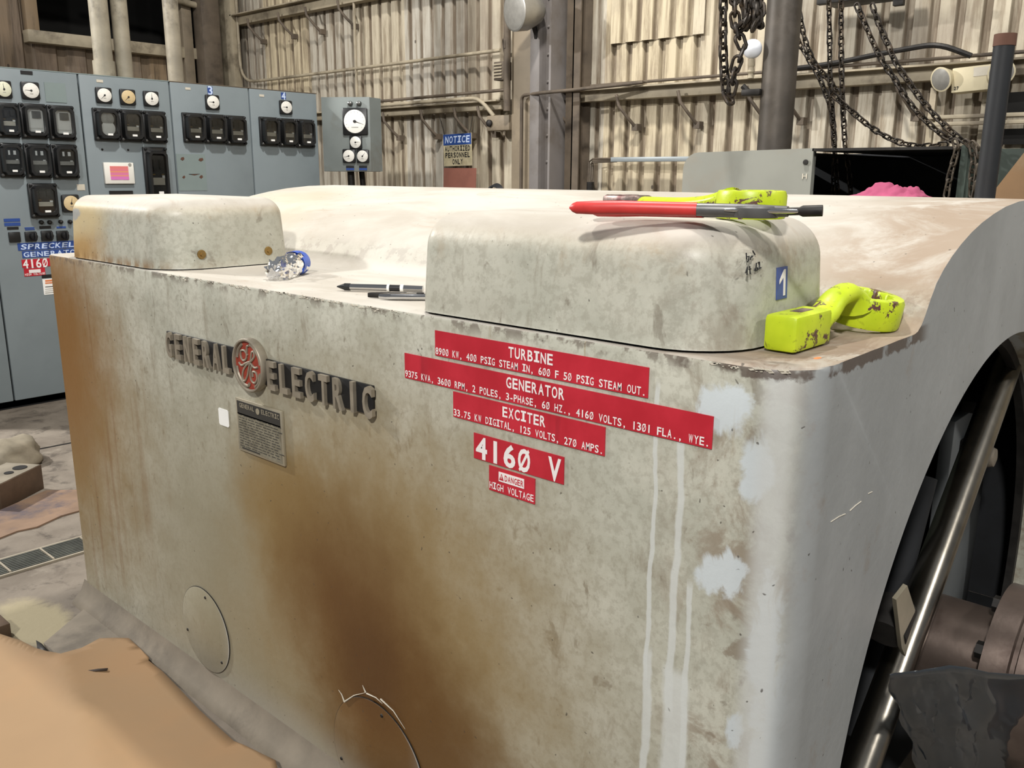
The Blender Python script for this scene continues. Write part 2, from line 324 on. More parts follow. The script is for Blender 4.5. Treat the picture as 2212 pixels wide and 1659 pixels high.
# ---------------------------------------------------------------- mesh helpers
Z = Vector((0, 0, 1))
def frame(o, u, n):              # local x=u, y=v(up), z=outward normal
    u = Vector(u).normalized(); n = Vector(n).normalized(); v = n.cross(u)
    m = Matrix.Identity(4)
    for i in range(3): m[i][0], m[i][1], m[i][2], m[i][3] = u[i], v[i], n[i], o[i]
    return m
class MB:
    def __init__(s): s.bm = bmesh.new()
    def _fin(s, tmp, mi, mat, bev=0, seg=2):
        if bev: bmesh.ops.bevel(tmp, geom=list(tmp.edges), offset=bev, segments=seg, affect='EDGES', profile=.5, clamp_overlap=True)
        if mat is not None: tmp.transform(mat)
        me = bpy.data.meshes.new('tmp'); 
        for f in tmp.faces: f.material_index = mi
        tmp.to_mesh(me); tmp.free(); s.bm.from_mesh(me); bpy.data.meshes.remove(me); return s
    def box(s, c, d, mi=0, mat=None, bev=0, seg=2, rot=None):
        t = bmesh.new(); bmesh.ops.create_cube(t, size=1)
        m = Matrix.Translation(c) @ (rot if rot else Matrix.Identity(4)) @ Matrix.Diagonal((d[0], d[1], d[2], 1))
        t.transform(m); return s._fin(t, mi, mat, bev, seg)
    def prism(s, pts, z0, z1, mi=0, mat=None, bev=0, seg=2):      # polygon in x,y extruded z0..z1
        t = bmesh.new(); a = [t.verts.new((p[0], p[1], z0)) for p in pts]; b = [t.verts.new((p[0], p[1], z1)) for p in pts]
        t.faces.new(a[::-1]); t.faces.new(b); k = len(pts)
        for i in range(k): t.faces.new((a[i], a[(i+1) % k], b[(i+1) % k], b[i]))
        bmesh.ops.recalc_face_normals(t, faces=t.faces)
        return s._fin(t, mi, mat, bev, seg)
    def lathe(s, prof, seg=24, mi=0, mat=None, cap=True):          # prof (r,z) about z
        t = bmesh.new(); R = []
        for r, z in prof: R.append([t.verts.new((r*math.cos(2*math.pi*i/seg), r*math.sin(2*math.pi*i/seg), z)) for i in range(seg)])
        for a, b in zip(R, R[1:]):
            for i in range(seg): t.faces.new((a[i], a[(i+1) % seg], b[(i+1) % seg], b[i]))
        if cap: t.faces.new(R[0][::-1]); t.faces.new(R[-1])
        bmesh.ops.recalc_face_normals(t, faces=t.faces)
        return s._fin(t, mi, mat)
    def tube(s, pts, r, seg=10, mi=0, mat=None, closed=False, flat=1.0):
        pts = [Vector(p) for p in pts]; n = len(pts); t = bmesh.new(); R = []
        rr = r if isinstance(r, (list, tuple)) else [r]*n
        up = None
        for i in range(n):
            if closed: d = pts[(i+1) % n]-pts[i-1]
            else: d = pts[min(i+1, n-1)]-pts[max(i-1, 0)]
            d.normalize()
            if up is None:
                up = Z if abs(d.z) < .9 else Vector((1, 0, 0))
            a = d.cross(up).normalized(); b = a.cross(d).normalized(); up = b
            R.append([t.verts.new(pts[i]+(a*math.cos(q)+b*math.sin(q)*flat)*rr[i]) for q in [2*math.pi*j/seg for j in range(seg)]])
        for i in range(n if closed else n-1):
            A, B = R[i], R[(i+1) % n]
            for j in range(seg): t.faces.new((A[j], A[(j+1) % seg], B[(j+1) % seg], B[j]))
        if not closed: t.faces.new(R[0][::-1]); t.faces.new(R[-1])
        bmesh.ops.recalc_face_normals(t, faces=t.faces)
        return s._fin(t, mi, mat)
    def raw(s, verts, faces, mi=0, mat=None):
        t = bmesh.new(); V = [t.verts.new(v) for v in verts]
        for f in faces:
            try: t.faces.new([V[i] for i in f])
            except ValueError: pass
        return s._fin(t, mi, mat)
    def mesh(s, me, mi=0, mat=None):
        t = bmesh.new(); t.from_mesh(me); return s._fin(t, mi, mat)
    def build(s, name, mats, parent=None, smooth=True, angle=38):
        me = bpy.data.meshes.new(name)
        root = parent
        while root is not None and root.parent is not None: root = root.parent
        if root is not None: s.bm.transform(root.matrix_basis.inverted())
        s.bm.to_mesh(me); s.bm.free()
        for m in (mats if isinstance(mats, (list, tuple)) else [mats]): me.materials.append(m)
        if smooth:
            me.shade_smooth(); me.set_sharp_from_angle(angle=math.radians(angle))
        o = bpy.data.objects.new(name, me); S.collection.objects.link(o)
        if parent: o.parent = parent
        return o
def empty(name, loc): 
    o = bpy.data.objects.new(name, None); S.collection.objects.link(o); o.location = loc; o.matrix_basis = Matrix.Translation(loc); o.empty_display_size = .05
    return o
def tag(o, label=None, cat=None, group=None, kind=None):
    for k, v in (('label', label), ('category', cat), ('group', group), ('kind', kind)):
        if v: o[k] = v
    return o
def struct(o): o['kind'] = 'structure'; return o
# lettering: every character is laid in its own cell, as on a label printer
_ch = {}
def char(c, bold):
    k = (c, bold)
    if k not in _ch:
        if c == 'I':
            w_ = .13+bold*2; a, b = .3-w_/2, .3+w_/2; q = w_*.8
            me = bpy.data.meshes.new('c')
            me.from_pydata([(.09, 0, 0), (.51, 0, 0), (.51, q, 0), (b, q, 0), (b, .73-q, 0), (.51, .73-q, 0), (.51, .73, 0), (.09, .73, 0), (.09, .73-q, 0), (a, .73-q, 0), (a, q, 0), (.09, q, 0)], [], [(0, 1, 2, 3, 10, 11), (3, 4, 9, 10), (9, 4, 5, 6, 7, 8)])
        else:
            cu = bpy.data.curves.new('c', 'FONT'); cu.body = c; cu.offset = bold; cu.resolution_u = 3
            ob = bpy.data.objects.new('c', cu); me = bpy.data.meshes.new_from_object(ob); bpy.data.objects.remove(ob)
        xs = [v.co.x for v in me.vertices]
        _ch[k] = (me, min(xs), max(xs)) if xs else None
    return _ch[k]
def text(mb, s_, x0, y0, cw, h, mat, mi=0, bold=.012, z=0.0, depth=0.0, fill=.82, slant=0):
    for i, c in enumerate(s_):
        if c == ' ': continue
        r = char(c, bold)
        if not r: continue
        me, a, b = r; wd = b-a; sx = h/.73
        if c in '.,:-1\'': sx2 = min(sx, cw*fill/wd)
        else: sx2 = cw*fill/wd
        m = mat @ Matrix.Translation((x0+(i+.5)*cw, y0, z)) @ Matrix(((1, slant, 0, 0), (0, 1, 0, 0), (0, 0, 1, 0), (0, 0, 0, 1))) @ Matrix.Diagonal((sx2, h/.73, 1, 1)) @ Matrix.Translation((-(a+b)/2, 0, 0))
        if depth:
            t = bmesh.new(); t.from_mesh(me)
            bmesh.ops.remove_doubles(t, verts=t.verts, dist=1e-5)
            g = bmesh.ops.extrude_face_region(t, geom=list(t.faces))
            bmesh.ops.translate(t, verts=[v for v in g['geom'] if isinstance(v, bmesh.types.BMVert)], vec=(0, 0, depth))
            bmesh.ops.recalc_face_normals(t, faces=t.faces)
            mb._fin(t, mi, m)
        else: mb.mesh(me, mi, m)
FR = frame((1.2, 0, 0), (0, -1, 0), (-1, 0, 0))       # machine front: local x=-Y, y=Z
YC = 6.445
CF = frame((0, YC, 0), (1, 0, 0), (0, -1, 0))         # cubicle front: local x=X, y=Z
# ================================================================ setting
XW = 6.0
def corrugated(y0, y1, z0, z1, pitch=.15, axis='y', at=XW, flip=1):
    vs, fs = [], []; ys = []; y = y0
    prof = ((0, 0), (.092, 0), (.104, .030), (.138, .030))
    while y < y1:
        for a, d in prof: ys.append((y+a*pitch/.15, d))
        y += pitch
    for yy, d in ys:
        for zz in (z0, z1): vs.append((at+d*flip, yy, zz) if axis == 'y' else (yy, at+d*flip, zz))
    vs = [((a, min(b, y1), c) if axis == 'y' else (min(a, y1), b, c)) for a, b, c in vs]
    for i in range(len(ys)-1): fs.append((2*i, 2*i+1, 2*i+3, 2*i+2))
    return vs, fs
mb = MB()
for a in (corrugated(-3.0, 9.99, 0, 4.6),): mb.raw(*a)
struct(mb.build('wall_back', M['corr'], smooth=False))
# wall of the left side with its opening
YL = 10.0; wx0, wx1, wz0, wz1 = 3.82, 5.66, 3.0, 3.9
mb = MB()
for (a, b, c, d) in ((-4, wx0, 0, 4.6), (wx0, wx1, 0, wz0), (wx1, 6.05, 0, 4.6), (wx0, wx1, wz1, 4.6)):
    mb.raw(*corrugated(a, b, c, d, pitch=.3, axis='x', at=YL))
struct(mb.build('wall_left', M['wood_wall'], smooth=False))
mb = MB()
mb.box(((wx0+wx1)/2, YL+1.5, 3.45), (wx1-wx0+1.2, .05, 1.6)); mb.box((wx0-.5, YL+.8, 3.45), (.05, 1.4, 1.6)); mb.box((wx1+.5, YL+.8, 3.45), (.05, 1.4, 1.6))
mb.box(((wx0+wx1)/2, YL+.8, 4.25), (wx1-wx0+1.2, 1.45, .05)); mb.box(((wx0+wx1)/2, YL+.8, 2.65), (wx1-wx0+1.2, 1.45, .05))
struct(mb.build('opening_backing', M['pit']))  # added dark box behind the opening, blocks the bright world background
t = empty('window_frame', (4.74, YL-.06, 2.9)); tag(t, 'grimy timber frame round the dark opening in the left wall', 'window frame')
mb = MB(); mb.box((4.72, YL-.08, 2.925), (2.05, .14, .12), bev=.008); mb.build('sill', M['girt'], t)
mb = MB(); mb.box((wx0-.05, YL-.06, 3.5), (.12, .1, 1.05), bev=.008); mb.build('jamb', M['wood_wall'], t)
mb = MB(); mb.box((wx1+.06, YL-.06, 3.5), (.12, .1, 1.05), bev=.008); mb.build('jamb', M['wood_wall'], t)
mb = MB(); mb.tube([(3.9, YL-.2, 3.62), (5.7, YL-.2, 3.42)], .035); mb.build('rail', M['girt'], t)
mb = MB(); mb.box((1.5, 3.5, -.01), (13, 14, .02)); struct(mb.build('floor', M['floor'], smooth=False))
# columns
def ibeam(mb, x, y, wx, wy, h, t=.02):
    mb.box((x-wx/2+t/2, y, h/2), (t, wy, h)); mb.box((x+wx/2-t/2, y, h/2), (t, wy, h)); mb.box((x, y, h/2), (wx, t, h))
t = empty('wall_column', (5.85, 4.95, 0)); tag(t, 'broad riveted steel column against the back wall, tan web plate and grey flange', 'column')
mb = MB(); mb.box((5.89, 5.065, 2.3), (.22, .285, 4.6), bev=.004); mb.build('web_plate', M['column_tan'], t)
mb = MB(); mb.box((5.80, 4.87, 2.3), (.24, .10, 4.6), bev=.004); mb.box((5.84, 4.77, 2.3), (.16, .10, 4.6), bev=.004); mb.box((5.80, 4.71, 2.3), (.24, .02, 4.6)); mb.build('flange', M['column_grey'], t)
for i in range(16):
    z = 1.7+i*.105
    for dy in ((0,) if i % 2 else (-.022, .022)):
        mb = MB(); m = frame((5.76, 4.77+dy, z), (0, -1, 0), (-1, 0, 0)); mb.lathe([(.013, 0), (.012, .006), (.007, .011)], 10, mat=m); mb.build('rivet', M['column_grey'], t)
mb = MB(); ibeam(mb, 5.915, 4.60, .15, .14, 4.6, .012); tag(mb.build('steel_stanchion', M['beam_dark']), 'dark narrow steel stanchion standing right beside the riveted column', 'column')
t = empty('corner_column', (5.75, 9.7, 0)); tag(t, 'grimy steel column in the corner behind the switchgear', 'column')
mb = MB(); mb.box((5.62, 9.78, 2.3), (.22, .2, 4.6), bev=.005); mb.build('column_face', M['beam_dark'], t)
mb = MB(); mb.box((5.86, 9.72, 2.3), (.1, .3, 4.6), bev=.005); mb.build('flange', M['girt'], t)
mb = MB(); mb.box((5.42, 9.9, 2.3), (.12, .1, 4.6), bev=.005); mb.build('jamb_post', M['column_tan'], t)
# girts
def girt(a, b, z, h, label, group=None, mat='girt'):
    mb = MB(); L_ = b-a
    mb.box((5.93, (a+b)/2, z), (.10, L_, h), bev=.004); mb.box((5.89, (a+b)/2, z+h/2), (.16, L_, .012))
    return tag(mb.build('wall_girt', M[mat]), label, 'girt', group)
girt(5.42, 9.6, 3.30, .10, 'upper horizontal girt on the back wall above the switchgear')
girt(5.42, 9.6, 2.185, .07, 'horizontal girt at mid height on the back wall, left of the riveted column')
girt(-2.8, 4.78, 2.21, .085, 'long horizontal girt on the back wall, right of the riveted column')
for i, (y, z) in enumerate(((9.2, 3.22), (8.6, 3.22), (8.1, 3.22), (7.55, 3.22), (6.9, 2.12), (6.35, 2.12), (5.9, 2.12), (5.6, 2.12), (4.72, 2.14), (4.1, 2.14), (3.55, 2.14), (3.0, 2.14), (2.75, 2.14), (2.0, 2.14), (1.2, 2.14))):
    mb = MB(); mb.tube([(5.83, y+.06, z+.06), (5.82, y+.03, z-.02), (5.86, y-.02, z-.10), (5.93, y-.05, z-.17)], .013, 8)
    mb.box((5.95, y-.055, z-.18), (.06, .05, .05)); 
    o = mb.build('girt_hook', M['beam_dark']); nth = ('first', 'second', 'third', 'fourth', 'fifth', 'sixth', 'seventh')
    where = (i, 'upper girt, counted from the corner') if i < 4 else (i-4, 'mid girt, counted from the gauge box') if i < 8 else (i-8, 'right girt, counted from the column')
    tag(o, 'rusty hook bolt, %s one under the %s' % (nth[where[0]], where[1]), 'hook', 'hook bolts under the wall girts')
# conduits
def pipe_obj(name, pts, r, mat, label, cat='pipe', parent=None, seg=10):
    mb = MB(); mb.tube(pts, r, seg); o = mb.build(name, M[mat], parent)
    if parent is None: tag(o, label, cat)
    return o
def bend(pts, rad=.08, k=5):
    out = [Vector(pts[0])]
    for i in range(1, len(pts)-1):
        p, a, b = Vector(pts[i]), Vector(pts[i-1]), Vector(pts[i+1])
        da, db = (a-p), (b-p); r = min(rad, da.length*.45, db.length*.45); A = p+da.normalized()*r; B = p+db.normalized()*r
        for j in range(k+1):
            t_ = j/k; out.append(A*(1-t_)**2+p*2*t_*(1-t_)+B*t_*t_)
    out.append(Vector(pts[-1])); return out
pipe_obj('conduit', bend([(5.88, 9.55, 4.2), (5.88, 9.55, 2.62), (5.9, 8.98, 2.62), (5.9, 5.45, 2.64)], .3), .016, 'girt', 'thin conduit running level across the back wall from the corner to the column', 'conduit')
pipe_obj('conduit', [(5.9, 7.44, 2.2), (5.9, 7.44, 4.5)], .014, 'girt', 'thin vertical conduit on the back wall above the mid girt', 'conduit')
pipe_obj('conduit', bend([(5.81, 7.0, 2.245), (5.81, 5.62, 2.25), (5.83, 5.46, 2.09)], .12), .018, 'girt', 'bent conduit on the mid girt ending in the junction box', 'conduit')
pipe_obj('conduit', [(5.81, 7.0, 2.285), (5.81, 5.26, 2.30)], .014, 'beam_dark', 'upper dark conduit lying along the mid girt left of the column', 'conduit')
pipe_obj('conduit', bend([(5.74, 5.06, 1.2), (5.74, 5.06, 2.235), (5.64, 4.75, 2.235), (5.66, 4.5, 2.24), (5.80, 3.9, 2.275)], .05), .014, 'beam_dark', 'rusty conduit climbing the column and turning right along the girt', 'conduit')
pipe_obj('conduit', [(5.82, 4.4, 2.28), (5.82, 1.9, 2.285), (5.82, -.8, 2.29)], .011, 'beam_dark', 'thin cable pipe lying on the right girt', 'conduit')
pipe_obj('conduit', bend([(5.75, 5.235, 3.0), (5.75, 5.235, 2.12)], .05), .03, 'beam_dark', 'thick dark conduit beside the left edge of the column', 'conduit')
pipe_obj('conduit', bend([(5.8, 5.30, 2.53), (5.8, 5.33, 2.70), (5.72, 5.24, 2.70), (5.72, 5.235, 2.62)], .05), .008, 'beam_dark', 'small looped conduit above the louvred box', 'conduit')
# junction box, louvred box
t = empty('junction_box', (5.84, 5.54, 1.99)); tag(t, 'grey-brown rectangular junction box at the foot of the bent conduit', 'junction box')
mb = MB(); mb.box((5.86, 5.39, 2.03), (.12, .27, .13), bev=.012); mb.build('box_body', M['column_tan'], t)
mb = MB(); mb.lathe([(.03, 0), (.03, .02), (.012, .03)], 12, mat=frame((5.80, 5.48, 2.03), (0, -1, 0), (-1, 0, 0))); mb.build('knockout', M['dark_steel'], t)
t = empty('louvred_box', (5.78, 5.5, 2.4)); tag(t, 'small dark louvred electrical box beside the column', 'electrical box')
mb = MB(); mb.box((5.80, 5.33, 2.45), (.1, .12, .15), bev=.006)
mb.build('box_body', M['beam_dark'], t)
for i in range(5):
    mb = MB(); mb.box((5.746, 5.335, 2.398+i*.026), (.012, .085, .012)); mb.build('louvre', M['girt'], t)
# round high-bay lamp on the column
t = empty('round_floodlight', (5.55, 4.86, 2.66)); tag(t, 'round grey flood lamp high on the column, face turned left', 'lamp')
n_ = Vector((-.75, .18, -.08)).normalized(); m = frame((5.42, 4.86, 2.83), n_.cross(Z)*-1, n_)
mb = MB(); mb.lathe([(.06, -.26), (.10, -.22), (.145, -.11), (.150, -.02), (.150, .0), (.138, .004)], 32, mat=m, cap=True); mb.build('housing', M['lamp_metal'], t)
mb = MB(); mb.lathe([(.138, .004), (.09, .016), (.02, .02)], 32, mat=m); mb.build('lens', M['lamp_face'], t)
mb = MB(); mb.tube([(5.60, 4.84, 2.80), (5.68, 4.86, 2.70), (5.69, 4.86, 2.66)], .02); mb.build('bracket', M['dark_steel'], t)
# notice sign
t = empty('notice_sign', (5.88, 5.99, 1.68)); tag(t, 'blue and cream NOTICE authorized personnel only sign hung by wires on the back wall', 'sign')
m = frame((5.90, 5.99, 1.815), (0, -1, .02), (-1, 0, 0))
sw, sh = .37, .29
mb = MB(); mb.box((0, 0, -.003), (sw, sh, .005), mat=m); mb.build('sign_board', M['sign_cream'], t)
mb = MB(); mb.box((0, .094, .001), (sw*.985, .098, .002), mat=m); mb.build('header', M['sign_blue'], t)
mb = MB(); text(mb, 'NOTICE', -.165, .064, .055, .062, m, bold=.02, z=.003, fill=.8, slant=.12); mb.build('header_lettering', M['letter_blue'], t)
mb = MB()
for s_, y_, cw in (('AUTHORIZED', -.010, .0335), ('PERSONNEL', -.068, .0365), ('ONLY', -.128, .036)): text(mb, s_, -len(s_)*cw/2, y_, cw, .047, m, bold=.028, z=.001, fill=.8)
mb.build('lettering', M['ink'], t)
for yy, y2 in ((.165, .235), (-.165, -.205)):
    mb = MB(); a = m @ Vector((-yy, sh/2-.01, .002)); b = Vector((5.9, 5.99+y2, 2.12)); mb.tube([a, b], .0025, 5); mb.build('wire', M['dark_steel'], t)
# rust red board leaning on wall, hose coil, small cup
mb = MB(); m = frame((5.83, 5.93, .826), (0, -1, 0), (-1, 0, .05)); mb.box((0, 0, 0), (.42, 1.65, .012), mat=m, bev=.002)
tag(mb.build('leaning_board', M['rust_board']), 'plain rust-red board leaning on the back wall below the notice sign', 'board')
mb = MB()
for k in range(5):
    pts = [(5.78+.02*k, 5.42+.105*math.cos(a)+.008*k, 1.36+(.135+.004*k)*math.sin(a)) for a in [2*math.pi*j/28 for j in range(28)]]
    mb.tube(pts, .009, 6, closed=True)
tag(mb.build('hose_coil', M['hose']), 'coiled black hose hanging by the foot of the column', 'hose')
mb = MB(); mb.box((5.88, 5.42, .61), (.2, .42, 1.22), bev=.01); tag(mb.build('wall_cupboard', M['beam_dark']), 'dark narrow cupboard under the hose coil against the back wall', 'cupboard')
mb = MB(); mb.lathe([(.025, 0), (.03, .01), (.03, .12), (.024, .12)], 14, mat=Matrix.Translation((5.87, 4.42, 1.42))); tag(mb.build('small_tin', M['dark_steel']), 'small dark tin on the ledge right of the column', 'tin')
mb = MB(); mb.box((5.91, 4.25, 1.40), (.16, .5, .03)); tag(mb.build('wall_ledge', M['beam_dark']), 'narrow ledge carrying the small dark tin', 'ledge')
# patched sheet, cable bundle and grey duct on back wall
mb = MB(); mb.raw(*corrugated(3.5, 4.33, 2.60, 4.55, pitch=.15, at=5.965))
o = mb.build('wall_patch', M['corr_patch'], smooth=False); tag(o, 'extra corrugated sheet patched over the back wall between column and brown pipe', 'sheet')
t = empty('wall_duct', (5.86, 3.9, 1.72)); tag(t, 'level grey cable duct on the back wall with brown cables at its left end', 'duct')
mb = MB(); mb.box((5.86, 3.72, 1.715), (.07, .95, .036), bev=.004); mb.build('duct_body', M['duct'], t)
for k in range(3):
    mb = MB(); mb.tube([(5.87+.01*k, 4.18, 1.725-.012*k), (5.87, 4.40, 1.722-.014*k), (5.9, 4.46-.02*k, 1.70-.02*k), (5.9, 4.47-.02*k, 1.3)], .008, 6); mb.build('cable', M['beam_dark'], t)
mb = MB(); mb.tube(bend([(5.8, 2.9, 2.28), (5.8, 2.45, 2.30), (5.78, 2.1, 2.34), (5.74, 1.8, 2.36), (5.78, 1.62, 2.28)], .2), .016, 8)
tag(mb.build('cable', M['dark_steel']), 'thick black cable arching over the girt to the emergency light', 'cable')
# ---- emergency light
t = empty('emergency_light', (5.82, 1.62, 2.07)); tag(t, 'beige twin-head emergency light box on the back wall numbered 27', 'emergency light')
m = frame((5.80, 1.61, 2.155), (0, -1, .05), (-1, 0, 0))
mb = MB(); mb.box((0, 0, -.05), (.21, .14, .12), mat=m, bev=.006); mb.build('box_body', M['emerg'], t)
mb = MB(); mb.box((.055, .035, .011), (.085, .05, .003), mat=m); mb.build('test_panel', M['paper_dirty'], t)
mb = MB(); text(mb, '27', -.09, -.055, .014, .02, m, bold=.02, z=.012); mb.build('number', M['ink'], t)
for sx, nn in ((-.155, (-.8, .35, -.25)), (.16, (-.8, -.3, -.1))):
    c_ = m @ Vector((sx, .015, .02)); mm = frame(c_, Vector(nn).cross(Z)*-1, nn)
    mb = MB(); mb.lathe([(.02, -.07), (.045, -.05), (.068, .0), (.072, .012), (.066, .014)], 24, mat=mm); h = mb.build('lamp_head', M['emerg'], t)
    mb = MB(); mb.lathe([(.066, .013), (.04, .022), (.01, .026)], 24, mat=mm); mb.build('lens', M['lamp_face'], h)
    mb = MB(); mb.box((sx*.72, .045, -.02), (.08, .03, .03), mat=m); mb.build('bracket', M['emerg'], t)
# shelving-like rails in the opening at far right
t = empty('wall_rack', (5.86, 1.0, 1.6)); tag(t, 'rack of horizontal steel rails over dark openings under the emergency light', 'rack')
for z, h_, mm in ((1.945, .022, 'girt'), (1.905, .022, 'girt'), (1.735, .035, 'girt'), (1.64, .03, 'dark_green')):
    mb = MB(); mb.box((5.80, .95, z), (.05, 1.75 if z > 1.7 else 1.5, h_), bev=.003); mb.build('rail', M[mm], t)
for y, z0, z1 in ((1.82, 1.6, 2.12), (.2, 1.6, 2.1)):
    mb = MB(); mb.box((5.84, y, (z0+z1)/2), (.04, .035, z1-z0)); mb.build('upright', M['girt'], t)
for y, w_, z, h_ in ((1.05, .9, 2.02, .12), (1.0, .95, 1.83, .09), (.9, 1.4, 1.68, .06)):
    mb = MB(); mb.box((5.955, y, z), (.02, w_, h_)); mb.build('dark_slot', M['pit'], t)
# black unit at top
t = empty('overhead_unit', (5.6, 2.2, 2.62)); tag(t, 'black slotted unit bracketed high on the back wall, cut by the top of the picture', 'electrical unit')
mb = MB(); mb.box((5.75, 2.24, 2.72), (.2, .50, .16), bev=.01); mb.build('unit_body', M['black_plate'], t)
mb = MB(); mb.box((5.64, 2.24, 2.655), (.05, .54, .04), bev=.004); mb.build('rail', M['dark_steel'], t)
mb = MB(); mb.box((5.66, 2.02, 2.62), (.04, .06, .08), bev=.004); mb.build('bracket', M['dark_steel'], t)
# ---- brown vertical pipe with globe lamp, and the blue black post
t = empty('vertical_pipe', (4.2, 2.035, 1.70)); tag(t, 'thick grimy vertical steel pipe standing behind the machine', 'pipe')
mb = MB(); mb.tube([(4.2, 2.035, 1.70), (4.2, 2.035, 4.6)], .082, 24); mb.build('pipe_body', M['post_brown'], t)
mb = MB(); mb.box((4.15, 2.14, 1.995), (.07, .10, .03), bev=.006); mb.tube([(4.16, 2.16, 1.99), (4.15, 2.20, 2.03)], .014, 8); mb.build('bracket', M['dark_steel'], t)
t = empty('globe_lamp', (4.12, 2.16, 2.0)); tag(t, 'small white globe bulb on a stem beside the thick vertical pipe', 'lamp')
mb = MB(); mb.lathe([(.001+.045*math.sin(a), -.045*math.cos(a)) for a in [math.pi*i/12 for i in range(13)]], 20, mat=Matrix.Translation((4.12, 2.145, 2.195))); mb.build('bulb', M['bulb'], t)
mb = MB(); mb.lathe([(.016, 0), (.012, .02), (.018, .03), (.012, .05), (.017, .06), (.013, .09)], 12, mat=Matrix.Translation((4.12, 2.145, 2.06))); mb.build('stem', M['girt'], t)
t = empty('slim_post', (3.0, .8, 1.4)); tag(t, 'dark blue-black round post with a rust-brown top end', 'post')
a = P(2127, 425, 0, 3.0); b = P(2172, 78, 0, 3.0)
mb = MB(); mb.tube([a+(a-b)*.15, b], .029, 20); mb.build('post_body', M['post_blue'], t)
mb = MB(); mb.tube([b+(a-b)*.06, b+(b-a)*.012], .0305, 20); mb.build('rusty_cap', M['post_rust'], t)
# ---- far enclosure behind the crest
t = empty('far_enclosure', (4.4, 1.8, 0)); tag(t, 'open-sided steel enclosure with rounded grey cover behind the machine', 'enclosure')
x0, x1 = 4.0, 4.035
mb = MB(); pts = [(1.745, 1.0), (1.745, 1.722), (2.34, 1.710)]+[(2.34+.085*math.sin(a), 1.625+.085*math.cos(a)) for a in (.3, .6, .9, 1.2, 1.5)]+[(2.43, 1.0)]
vs = [(x0, p[0], p[1]) for p in pts]+[(x1, p[0], p[1]) for p in pts]; k = len(pts)
mb.raw(vs, [tuple(range(k))[::-1], tuple(range(k, 2*k))]+[(i, (i+1) % k, (i+1) % k+k, i+k) for i in range(k)])
cov = mb.build('rounded_cover', M['far_cover'], t)
mb = MB(); mb.lathe([(.012, 0), (.012, .006), (.005, .007)], 12, mat=frame((3.997, 1.775, 1.66), (0, -1, 0), (-1, 0, 0))); mb.build('bolt', M['dark_steel'], cov)
mb = MB(); m = frame((3.998, 1.785, 1.597), (0, -1, 0), (-1, 0, 0)); mb.box((0, 0, 0), (.004, .024, .002), mat=m); mb.box((.018, 0, 0), (.004, .024, .002), mat=m); mb.box((.009, 0, 0), (.014, .003, .002), mat=m); mb.build('chalk_mark', M['paper_dirty'], cov)
mb = MB(); mb.box((4.65, 1.42, 1.715), (1.3, .66, .012)); mb.build('roof_sheet', M['dark_steel'], t)
mb = MB(); mb.box((4.65, 2.36, 1.33), (1.24, .02, .62)); mb.build('side_sheet', M['dark_inside'], t)
mb = MB(); mb.box((4.65, 2.05, 1.695), (1.28, .62, .012)); mb.build('roof_sheet', M['dark_steel'], t)
mb = MB(); mb.box((5.3, 1.72, 1.35), (.02, 1.28, .75)); mb.build('rear_sheet', M['dark_inside'], t)
mb = MB(); mb.box((4.65, 1.08, 1.35), (1.3, .02, .72)); mb.build('side_sheet', M['dark_green'], t)
mb = MB(); mb.box((4.02, 1.10, 1.35), (.05, .03, .75)); mb.build('corner_post', M['dark_green'], t)
mb = MB(); mb.box((4.66, 1.72, 1.05), (1.25, 1.26, .04)); mb.build('floor_sheet', M['dark_inside'], t)
mb = MB(); m = frame((4.05, .82, 1.40), (0, -1, 0), (-1, 0, 0)); mb.box((0, 0, 0), (.5, .62, .02), mat=m); tag(mb.build('green_panel', M['dark_green']), 'dull green steel panel right of the open enclosure', 'panel')
# tan leaning plate
pa, pb, pc, pd = P(2132, 436, 0, 3.3), P(2215, 330, 0, 3.3), P(2300, 250, 0, 3.3), P(2300, 470, 0, 3.3)
mb = MB(); pts = [(-p.y, p.z) for p in (pa, pb, pc, pd, P(2132, 470, 0, 3.3))]
mb.prism(pts, 0, .02, mat=frame((3.3, 0, 0), (0, -1, 0), (-1, 0, 0))); tag(mb.build('leaning_plate', M['tan_plate']), 'slanting tan-brown plate at the right edge beyond the crest', 'plate')
